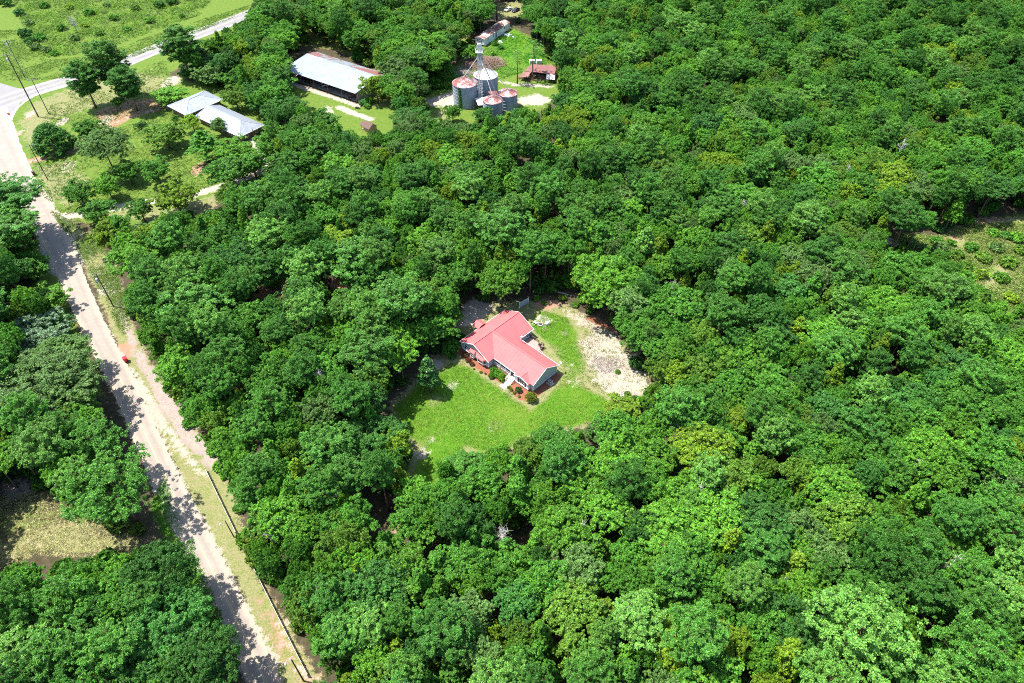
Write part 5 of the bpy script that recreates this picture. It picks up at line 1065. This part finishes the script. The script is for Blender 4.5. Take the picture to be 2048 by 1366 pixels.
LMK = [(995,690,'red-roofed house'),(930,185,'vine-covered grain bin'),(1015,205,'right hand grain bin'),(985,62,'mobile home'),(1070,150,'collapsed shed'),(660,150,'pole barn'),(745,262,'garden shed'),(430,230,'silver-roofed house'),(1210,720,'sandy clearing'),(1920,500,'scrubby right hand opening'),(252,720,'red bin'),(140,1080,'hay meadow'),(440,1000,'upper white rail fence'),(575,1270,'lower white rail fence'),
 (733,892,'big round lawn oak'),(1225,560,'large bright clearing oak'),(1290,655,'oak overhanging the sand'),(1110,905,'oak at the lawn foot'),(880,600,'olive oak by the drive'),(800,600,'pine left of the drive'),(738,700,'pine by the upper lawn corner'),(1010,455,'tall pine above the house'),(700,520,'pine of the thin stand'),(390,605,'large domed roadside pine'),(480,560,'olive tree by the orange earth'),
 (185,880,'large meadow pine'),(222,970,'bigger pine shading the road'),(110,775,'broad grey-green roadside oak'),(75,672,'pale blue-green tree'),(20,395,'dark spreading roadside pine'),(315,1150,'glossy dark roadside oak'),(120,1180,'pine below the meadow'),(40,1290,'lower left corner pine'),(420,1330,'dark bottom edge oak'),
 (1720,1255,'very large light green pine'),(1765,1108,'dense domed pine'),(1950,1300,'bottom right corner pine'),(1460,1090,'yellow-green upright tree'),(1585,1135,'rounded yellow-green tree'),(1700,990,'yellow leaved tree'),(990,1285,'yellow-gold bottom tree'),(1745,790,'yellow-green clearing-side tree'),(1290,490,'slender light green tree'),(1200,480,'tall spire-shaped tree'),(740,1250,'light blue-green pine'),(1612,850,'whitish dead tree'),(1208,905,'grey dead tree'),(1830,940,'bare right edge tree'),(546,130,'bright oak by the barn'),(565,215,'large dark barn yard oak'),(822,236,'dense dark oak by the shed'),(352,396,'yellow-leaved pecan'),(220,472,'yellow-green corner tree'),(1120,62,'pale bluish yard tree'),(1990,685,'right edge sand patch'),(530,1050,'bare grey fence tree'),(800,1055,'small bare earth gap'),
 (2048,0,'top right corner'),(2048,1366,'bottom right corner'),(0,1366,'bottom left corner'),(1500,0,'right part of the top edge'),(750,0,'top edge above the barn'),(1300,1366,'middle of the bottom edge'),(2048,900,'right edge'),(2048,300,'right edge above the opening'),(1500,330,'upper right woods centre'),(1500,650,'right hand woods centre'),(1100,1100,'lower woods centre'),(900,350,'woods below the bins')]
def zone(px, py, x, y):
    best = min(LMK, key=lambda q: (q[0]-px)**2+((q[1]-py)*1.25)**2); dx, dy = px-best[0], (py-best[1])*1.25; d = math.hypot(dx, dy)
    if d < 28: return f'right beside the {best[2]}'
    a = math.degrees(math.atan2(-dy, dx)) % 360
    w_ = ('right of','above and right of','above','above and left of','left of','below and left of','below','below and right of')[int((a+22.5)//45) % 8]
    return f"{'just ' if d < 75 else '' if d < 130 else 'well ' if d < 200 else 'far '}{w_} the {best[2]}"
wild = []; acc = np.array([(x, y, r) for x, y, r in PLACED])
for it in range(26000):
    y = 26+(378-26)*random.random()**.9; hwid = 86+.52*y; x = random.uniform(-hwid, hwid)
    px, py, dep = to_px(x, y, 0)
    if dep < 5 or px < -230 or px > 2280: continue
    k, col, r, h = pick(px, py, x, y)
    if it > 15000: r *= .74; h *= .90
    d = np.hypot(acc[:,0]-x, acc[:,1]-y)
    if np.any(d < (.54 if it < 15000 else .46)*(acc[:,2]+r)): continue
    if blocked(x, y, r, h, CENT[k], 0): continue
    acc = np.vstack([acc, (x, y, r)]); cx, cy, cd = to_px(x, y, h*CENT[k]); size = r*F_PX/cd; m_ = size*.8
    vis = -m_ < cx < 2048+m_ and -m_ < cy < 1366+m_
    wild.append((size if vis else 0, k, col, x, y, r, h, px, py))
wild.sort(key=lambda w_: -w_[0])
LIMIT = {'oak':300,'pine':290,'gum':290}; used = {'oak':0,'pine':0,'gum':0}; rest = []
SP = {'oak':'oak','pine':'pine','gum':'sweetgum'}
for sz, k, col, x, y, r, h, px, py in wild:
    if sz > 0 and used[k] < LIMIT[k]:
        used[k] += 1; zn = zone(px, py, x, y)
        wd = 'small' if r < (3.3 if k != 'gum' else 2.7) else 'broad' if r > (4.7 if k != 'gum' else 3.2) else 'middling'
        lab = f'{wd} {WORD[col]} {SP[k]} {zn}'
        plant_tree(k, x, y, r, h, C_[col], lab, lab)
    else: rest.append((k, col, x, y, r, h))
print('TREES individual', used, 'rest', len(rest), 'hand', len(HT))
FIXED = {}
def fixed_mat(o_):
    key = (o_.data.materials[0].name, tuple(round(c,3) for c in o_.color[:3]))
    if key not in FIXED: FIXED[key] = foliage('foliage_tint', transl=.36 if 'needle' in key[0] else .45, fixed=key[1])
    return FIXED[key]
# trees past the limit: one woodland mass, instanced on points
def instance_stuff(name, label, cat, pts, meshes, mats):
    """pts: list of (mesh index, x, y, z, rz, sx, sz, colour); one object, its copies made by geometry nodes"""
    me = bpy.data.meshes.new(name); me.from_pydata([p[1:4] for p in pts], [], [])
    o = link(name, me); tag(o, label, cat, None, 'stuff')
    for nm, typ in (('pick','INT'),('turn','FLOAT'),('size','FLOAT_VECTOR')): me.attributes.new(nm, typ, 'POINT')
    me.attributes['pick'].data.foreach_set('value', [p[0] for p in pts]); me.attributes['turn'].data.foreach_set('value', [p[4] for p in pts])
    me.attributes['size'].data.foreach_set('vector', [c for p in pts for c in (p[5],p[5],p[6])])
    ng = bpy.data.node_groups.new(name, 'GeometryNodeTree'); ng.interface.new_socket('Geometry', in_out='INPUT', socket_type='NodeSocketGeometry'); ng.interface.new_socket('Geometry', in_out='OUTPUT', socket_type='NodeSocketGeometry')
    gi = ng.nodes.new('NodeGroupInput'); go = ng.nodes.new('NodeGroupOutput'); jn = ng.nodes.new('GeometryNodeJoinGeometry')
    def attr(nm, typ): n = ng.nodes.new('GeometryNodeInputNamedAttribute'); n.data_type = typ; n.inputs[0].default_value = nm; return n.outputs[0]
    pk, tn, sz = attr('pick','INT'), attr('turn','FLOAT'), attr('size','FLOAT_VECTOR')
    cx = ng.nodes.new('ShaderNodeCombineXYZ'); ng.links.new(tn, cx.inputs[2])
    for i, ob in enumerate(meshes):
        cmp_ = ng.nodes.new('FunctionNodeCompare'); cmp_.data_type = 'INT'; cmp_.operation = 'EQUAL'; ng.links.new(pk, cmp_.inputs[2]); cmp_.inputs[3].default_value = i
        oi = ng.nodes.new('GeometryNodeObjectInfo'); oi.transform_space = 'ORIGINAL'; oi.inputs['Object'].default_value = ob; oi.inputs['As Instance'].default_value = False
        ip = ng.nodes.new('GeometryNodeInstanceOnPoints'); ng.links.new(gi.outputs[0], ip.inputs['Points']); ng.links.new(cmp_.outputs[0], ip.inputs['Selection']); sm = ng.nodes.new('GeometryNodeSetMaterial'); sm.inputs['Material'].default_value = mats[i]; ng.links.new(oi.outputs['Geometry'], sm.inputs['Geometry']); ng.links.new(sm.outputs[0], ip.inputs['Instance']); ng.links.new(cx.outputs[0], ip.inputs['Rotation']); ng.links.new(sz, ip.inputs['Scale'])
        ng.links.new(ip.outputs[0], jn.inputs[0])
    ng.links.new(jn.outputs[0], go.inputs[0]); md = o.modifiers.new('scatter', 'NODES'); md.node_group = ng
    return o
if rest:
    src = {}; lst = []; pts = []
    for ob in list(COL.objects):
        if ob.name.startswith('crown') and ob.parent and ob.parent.name.split('.')[0] in ('oak_tree','pine_tree','sweetgum_tree'):
            key = (ob.parent.name.split('.')[0], tuple(round(c,3) for c in ob.color), ob.data.name)
            if key not in src: src[key] = len(lst); lst.append(ob)
    fam = {'oak':'oak_tree','pine':'pine_tree','gum':'sweetgum_tree'}
    okm = {kk: set(m_.name for m_, _ in PROTO[kk]) for kk in ('oak','pine','gum')}
    for k, col, x, y, r, h in rest:
        cand = [i for key, i in src.items() if key[0] == fam[k] and key[2] in okm[k] and all(abs(a-b) < .002 for a, b in zip(key[1], C_[col]))] or [i for key, i in src.items() if key[0] == fam[k] and key[2] in okm[k]]
        rn, hn = NOM[k]; pts.append((random.choice(cand), x, y, -.05, random.uniform(0,6.28), r/rn, h/hn))
    instance_stuff('far_woodland', 'far-off mixed woodland filling the top of the view', 'woodland', pts, lst, [fixed_mat(o_) for o_ in lst])

# ---------------------------------------------------------------- dead trees and shrubs
for k, (px, py, h, sp, lb) in enumerate(((1208,905,9,2.6,'bare grey dead tree at the bottom right corner of the clearing'),(1612,850,12,2.2,'bare whitish dead tree in the right hand woods'),(1560,1170,11,2.0,'small bare dead tree near the lower right yellow trees'),(490,975,11,2.0,'thin bare grey tree behind the upper rail fence'),(530,1050,11,2.2,'bare grey tree among the oaks behind the rail fence'),(1830,940,12,2.0,'bare branching tree at the right edge of the woods'),(145,42,7,2.8,'bare silver dead tree in the scrubby clear-cut'),(1345,585,13.5,2.0,'bare pale snag right of the large bright clearing oak'),(1480,420,14,2.0,'bare pale snag in the upper middle of the right hand woods'),(1800,300,14,2.2,'tall bare grey snag left of and above the scrubby opening'),(1690,350,14,2.0,'leaning bare snag in the upper right woods'),(1005,1075,13,2.0,'bare grey snag in the middle of the lower woods'),(1160,1060,13.5,2.0,'bare snag right of the lower woods centre'),(1395,985,13.5,2.2,'bare whitish snag left of the yellow-green upright tree'),(1900,1130,14,2.0,'bare snag above the bottom right corner pine'),(640,760,14,2.0,'bare snag in the woods left of the lawn'),(560,440,14,2.0,'bare snag in the woods below the farm tracks'),(860,420,14,2.2,'bare grey snag in the woods below the bins'),(1250,1230,13,2.2,'bare snag near the bottom middle of the woods'))):
    x, y = at(px, py, h*.75); a, b = make_dead(300+k, h, sp); o = thing('dead_tree', lb, 'dead tree', (x,y,-.05)); link('trunk', a, M['dead'], o); link('twigs', b, M['dead'], o)
BUSH = [make_bush(400+k) for k in range(4)]
LBUSH = [make_bush(410+k, 1.0, 1.1, 34, 20, .15, .14) for k in range(4)]
for b in BUSH+LBUSH: b.materials.append(M['leaf'])
def shrub(px, py, r, h, col, label, loose=False, group=None, loc=None, cat='shrub'):
    p = Vector((*loc,0)) if loc else P(px, py); o = thing('garden_shrub' if not loose else 'wild_shrub', label, cat, p, random.uniform(0,6.28), group)
    o.scale = (r, r*random.uniform(.9,1.1), h/1.2); c = link('foliage', random.choice(LBUSH if loose else BUSH), None, o); c.color = (*col,1)
    return o
GR, DG, YL = (.06,.20,.010), (.03,.12,.02), (.14,.21,.015)
for px, py, r, h, col, lb in ((1062,801,1.35,2.1,YL,'largest round clipped shrub at the right front corner of the red-roofed house'),(1037,783,.72,1.3,DG,'dark green ball shrub in the bed under the bay gable'),(1018,776,.42,.6,YL,'small shrub by the right side of the porch path'),(1022.5,781,.40,.6,YL,'second small shrub right of the porch path'),(1028.5,787,.36,.55,YL,'third small shrub in the row right of the porch path'),(1038,794,.36,.5,YL,'small shrub nearest the lawn edge below the dark ball shrub'),
    (988,746,1.0,1.5,GR,'left half of the clipped hedge in front of the porch'),(996,751,1.05,1.5,GR,'middle of the clipped hedge in front of the porch'),(1004,757,1.0,1.4,(.10,.22,.012),'yellowish right end of the clipped hedge in front of the porch'),(982.5,755,.68,1.2,GR,'round ball shrub left of the porch hedge'),(1005,765,.38,.5,GR,'small shrub left of the porch path'),(948,739,.28,.4,YL,'tiny shrub at the left end of the front bed'),(961.5,745.5,.36,.5,YL,'small shrub in the front bed below the bay window'),
    (971,748,.25,.35,(.14,.05,.03),'tiny reddish shrub left of the ball shrub'),(936,722,.7,.9,(.12,.05,.03),'reddish shrub in the shade at the left wing'),(930,712,.8,1.0,(.10,.06,.03),'brownish shrub against the left corner of the left wing'),(944,730,.6,.7,(.13,.06,.04),'dull red shrub below the left wing windows')):
    shrub(px, py, r, h, col, lb)
# wild shrubs: clear-cut, scrubby opening, barn foot, roadside
SHR = [(52,72,2.6,'dark'),(62,88,2.2,'dark'),(72,98,2.0,'grey'),(80,80,2.4,'mid'),(95,104,1.8,'grey'),(110,110,1.5,'mid'),(125,60,2.0,'bright'),(180,30,2.2,'mid'),(230,40,2.0,'bright'),(270,20,2.0,'olive'),(150,80,1.8,'grey'),(200,70,1.8,'olive'),(255,62,1.6,'mid'),(300,45,2.0,'bright'),(320,15,2.4,'dark'),(345,8,2.4,'dark'),(40,30,2.2,'dark'),(15,12,2.6,'dark'),(90,15,2.0,'mid'),(365,35,1.4,'mid'),(60,50,1.8,'grey'),(140,18,1.8,'yel'),(215,14,1.7,'grey'),(170,55,1.5,'yel'),
       (728,210,1.6,'blue'),(740,206,1.8,'bright'),(735,216,1.3,'mid'),(990,90,1.4,'mid'),(1002,98,1.2,'blue'),(985,110,1.3,'bright'),(850,160,2.0,'bright'),(865,172,2.0,'bright'),(880,165,2.0,'mid'),(895,175,1.6,'bright'),(860,150,2.0,'bright'),(840,175,1.7,'mid'),
       (1850,505,1.8,'grey'),(1880,500,2.0,'grey'),(1910,515,1.8,'olive'),(1940,500,1.8,'mid'),(1965,520,2.0,'olive'),(1990,500,1.8,'grey'),(2015,530,2.0,'olive'),(2030,480,2.0,'bright'),(1985,470,1.6,'bright'),(2040,505,1.8,'olive'),(1930,540,2.0,'olive'),(1960,555,1.8,'yel'),(2000,560,1.8,'bright'),(1870,485,1.6,'mid'),(1820,490,1.8,'grey'),(2020,600,1.8,'yel'),(2010,475,1.4,'blue'),(1900,490,1.3,'bright'),
       (1075,600,.9,'bright'),(1125,598,1.0,'yel'),(1150,612,.9,'bright'),(1165,605,1.0,'olive'),(1088,608,.7,'olive'),(1180,625,.9,'mid'),(905,715,.9,'mid'),(440,935,1.2,'bright'),(455,950,1.3,'bright'),(380,850,1.4,'mid'),(430,905,1.3,'mid'),(1270,800,.9,'grey'),(1255,790,.7,'olive'),(1235,745,.6,'olive'),(400,1225,1.4,'bright'),(165,705,1.2,'bright'),(150,690,1.2,'mid')]
def near_word(px, py):
    if px < 430 and py < 130: return 'in the scrubby clear-cut beyond the highway', 'shrubs in the clear-cut'
    if px > 1800: return 'in the scrubby opening at the right edge', 'shrubs in the right hand opening'
    if py < 260 and px < 760: return 'at the right corner of the pole barn', 'shrubs by the barn'
    if py < 260: return 'in the rank growth around the farmyard', 'shrubs in the farmyard'
    if px < 500: return 'at the roadside wood edge', 'roadside shrubs'
    return 'at the ragged edge of the clearing', 'shrubs round the clearing'
for px, py, r, col in SHR:
    nw, gp = near_word(px, py); lab = f"{'large' if r > 1.9 else 'small' if r < 1.3 else 'middling'} loose {WORD[col]} wild shrub {nw}"
    shrub(px, py, r, r*1.25, C_[col], lab, True, lab)

# ---------------------------------------------------------------- weeds and undergrowth, uncountable
def weeds(name, label, poly, n, col, seed, hmax=.8, per=9, ln=.16, excl=None):
    g = np.random.default_rng(seed); pw = np.array([at(*p) for p in poly]); lo, hi = pw.min(0), pw.max(0); pts = []
    while len(pts) < n:
        q = lo+(hi-lo)*g.random((n*3,2)); s_ = sdist(pw, q[:,0], q[:,1]) > 0
        q = q[s_]; keep = np.array([vnoise(a, b, 5, seed) for a, b in q]) > g.random(len(q))*.75; pts += q[keep].tolist()
    pts = np.array(pts[:n]); hh = g.uniform(.15,1,n)*hmax; k = np.repeat(np.arange(n), per)
    C = np.stack([pts[k,0], pts[k,1], np.zeros(n*per)], 1)+g.normal(size=(n*per,3))*np.array([.28,.28,0]); C[:,2] = .03+hh[k]*g.random(n*per)
    N = unit(g.normal(size=(n*per,3))*.6+np.array([0,0,1.])); me = leaf_mesh(name, C, N, g.uniform(.6,1.4,n*per)*ln, g.uniform(.4,.8,n*per)*ln, g)
    o = link(name, me, M['leaf']); o.color = (*col,1); return tag(o, label, 'weeds', None, 'stuff')
CCUT = [(25,-5),(425,-5),(400,30),(330,55),(260,80),(200,105),(90,115),(55,80)]
weeds('clear_cut_weeds', 'rank yellow-green weeds regrowing over the clear-cut', CCUT, 5200, (.10,.22,.012), 2, 1.2, 8, .2); weeds('clear_cut_brambles', 'darker brambles and grey slash over the clear-cut', CCUT, 2400, (.07,.13,.03), 3, 1.5, 9, .2)
weeds('scrub_weeds', 'pale weeds and low scrub covering the right hand opening', [(1760,500),(1800,468),(1880,475),(1950,450),(2100,440),(2100,640),(2000,620),(1900,540),(1830,505)], 7000, (.17,.245,.055), 4, .8, 8, .17)
weeds('farmyard_weeds', 'bright rank weeds around the grain bins and mobile home', [(845,185),(900,150),(960,95),(1000,75),(1030,55),(1085,95),(1105,125),(1060,140),(1000,160),(900,180)], 2600, (.06,.25,.010), 5, .5, 7, .17)
weeds('verge_weeds', 'tufts of rough grass along the wood edge by the road', [(330,950),(345,1010),(430,1200),(460,1280),(430,1280),(380,1190),(300,1020)], 1100, (.07,.26,.012), 6, .35, 7, .12)
LAWN = [(790,815),(838,765),(880,740),(905,725),(935,735),(1000,778),(1062,822),(1085,805),(1120,765),(1128,735),(1100,690),(1065,655),(1090,622),(1135,636),(1150,665),(1172,735),(1165,765),(1225,808),(1212,832),(1150,850),(1060,870),(1000,905),(930,890),(872,985),(822,900),(800,850)]
weeds('lawn_grass', 'uneven short grass of the lawn round the red-roofed house', LAWN, 8000, (.082,.215,.012), 21, .06, 6, .09)
weeds('lawn_clover', 'paler weedy tufts scattered through the lawn', LAWN, 3000, (.16,.20,.03), 22, .05, 7, .08)
weeds('sand_tufts', 'thin dry tufts and litter on the sandy ground right of the house', [(1122,612),(1165,628),(1232,658),(1262,700),(1305,745),(1305,790),(1240,808),(1180,770),(1150,692),(1172,660)], 800, (.17,.19,.07), 23, .15, 6, .10)
weeds('yard_grass', 'uneven grass of the silver-roofed house yard and highway verges', [(60,300),(110,190),(330,120),(345,175),(330,215),(400,260),(520,300),(540,340),(400,380),(130,430),(80,390)], 9000, (.085,.165,.018), 24, .12, 6, .16)
weeds('highway_verge_grass', 'uneven grass of the verge beyond the highway', [(-60,60),(40,60),(60,90),(95,120),(200,110),(330,60),(420,34),(500,10),(490,26),(330,92),(140,156),(0,164),(-60,166)], 7000, (.095,.18,.02), 26, .15, 6, .19)
weeds('meadow_hay', 'pale cut hay lying on the mown meadow left of the road', [(-60,1000),(60,985),(120,980),(230,1050),(290,1085),(270,1115),(150,1120),(80,1108),(-60,1170)], 3200, (.36,.35,.16), 27, .06, 6, .12)
weeds('roadside_grass', 'rough grass tufts on the right hand verge of the pale road', [(100,420),(190,470),(225,520),(250,600),(262,660),(245,670),(205,590),(150,490)], 3500, (.10,.17,.03), 25, .12, 6, .13)
und = []; ucol = [(.045,.15,.012),(.07,.20,.012),(.03,.10,.015),(.09,.17,.02)]
while len(und) < 5200:
    y = 30+(372-30)*random.random()**.9; x = random.uniform(-1,1)*(80+.52*y); r = random.uniform(1.1,2.3); h = r*random.uniform(1.2,2.0)
    if blocked(x, y, r*.7, h, .4, 0) : continue
    und.append((random.randrange(16), x, y, -.05, random.uniform(0,6.28), r, h/1.2))
usrc = [[o_ for o_ in COL.objects if o_.name.startswith('foliage') and o_.data == LBUSH[k]][0] for k in range(4)]
instance_stuff('forest_undergrowth', 'dense low undergrowth filling the gaps between the forest trees', 'undergrowth', und, [usrc[k % 4] for k in range(16)], [foliage('undergrowth_tint', fixed=ucol[k//4]) for k in range(16)])
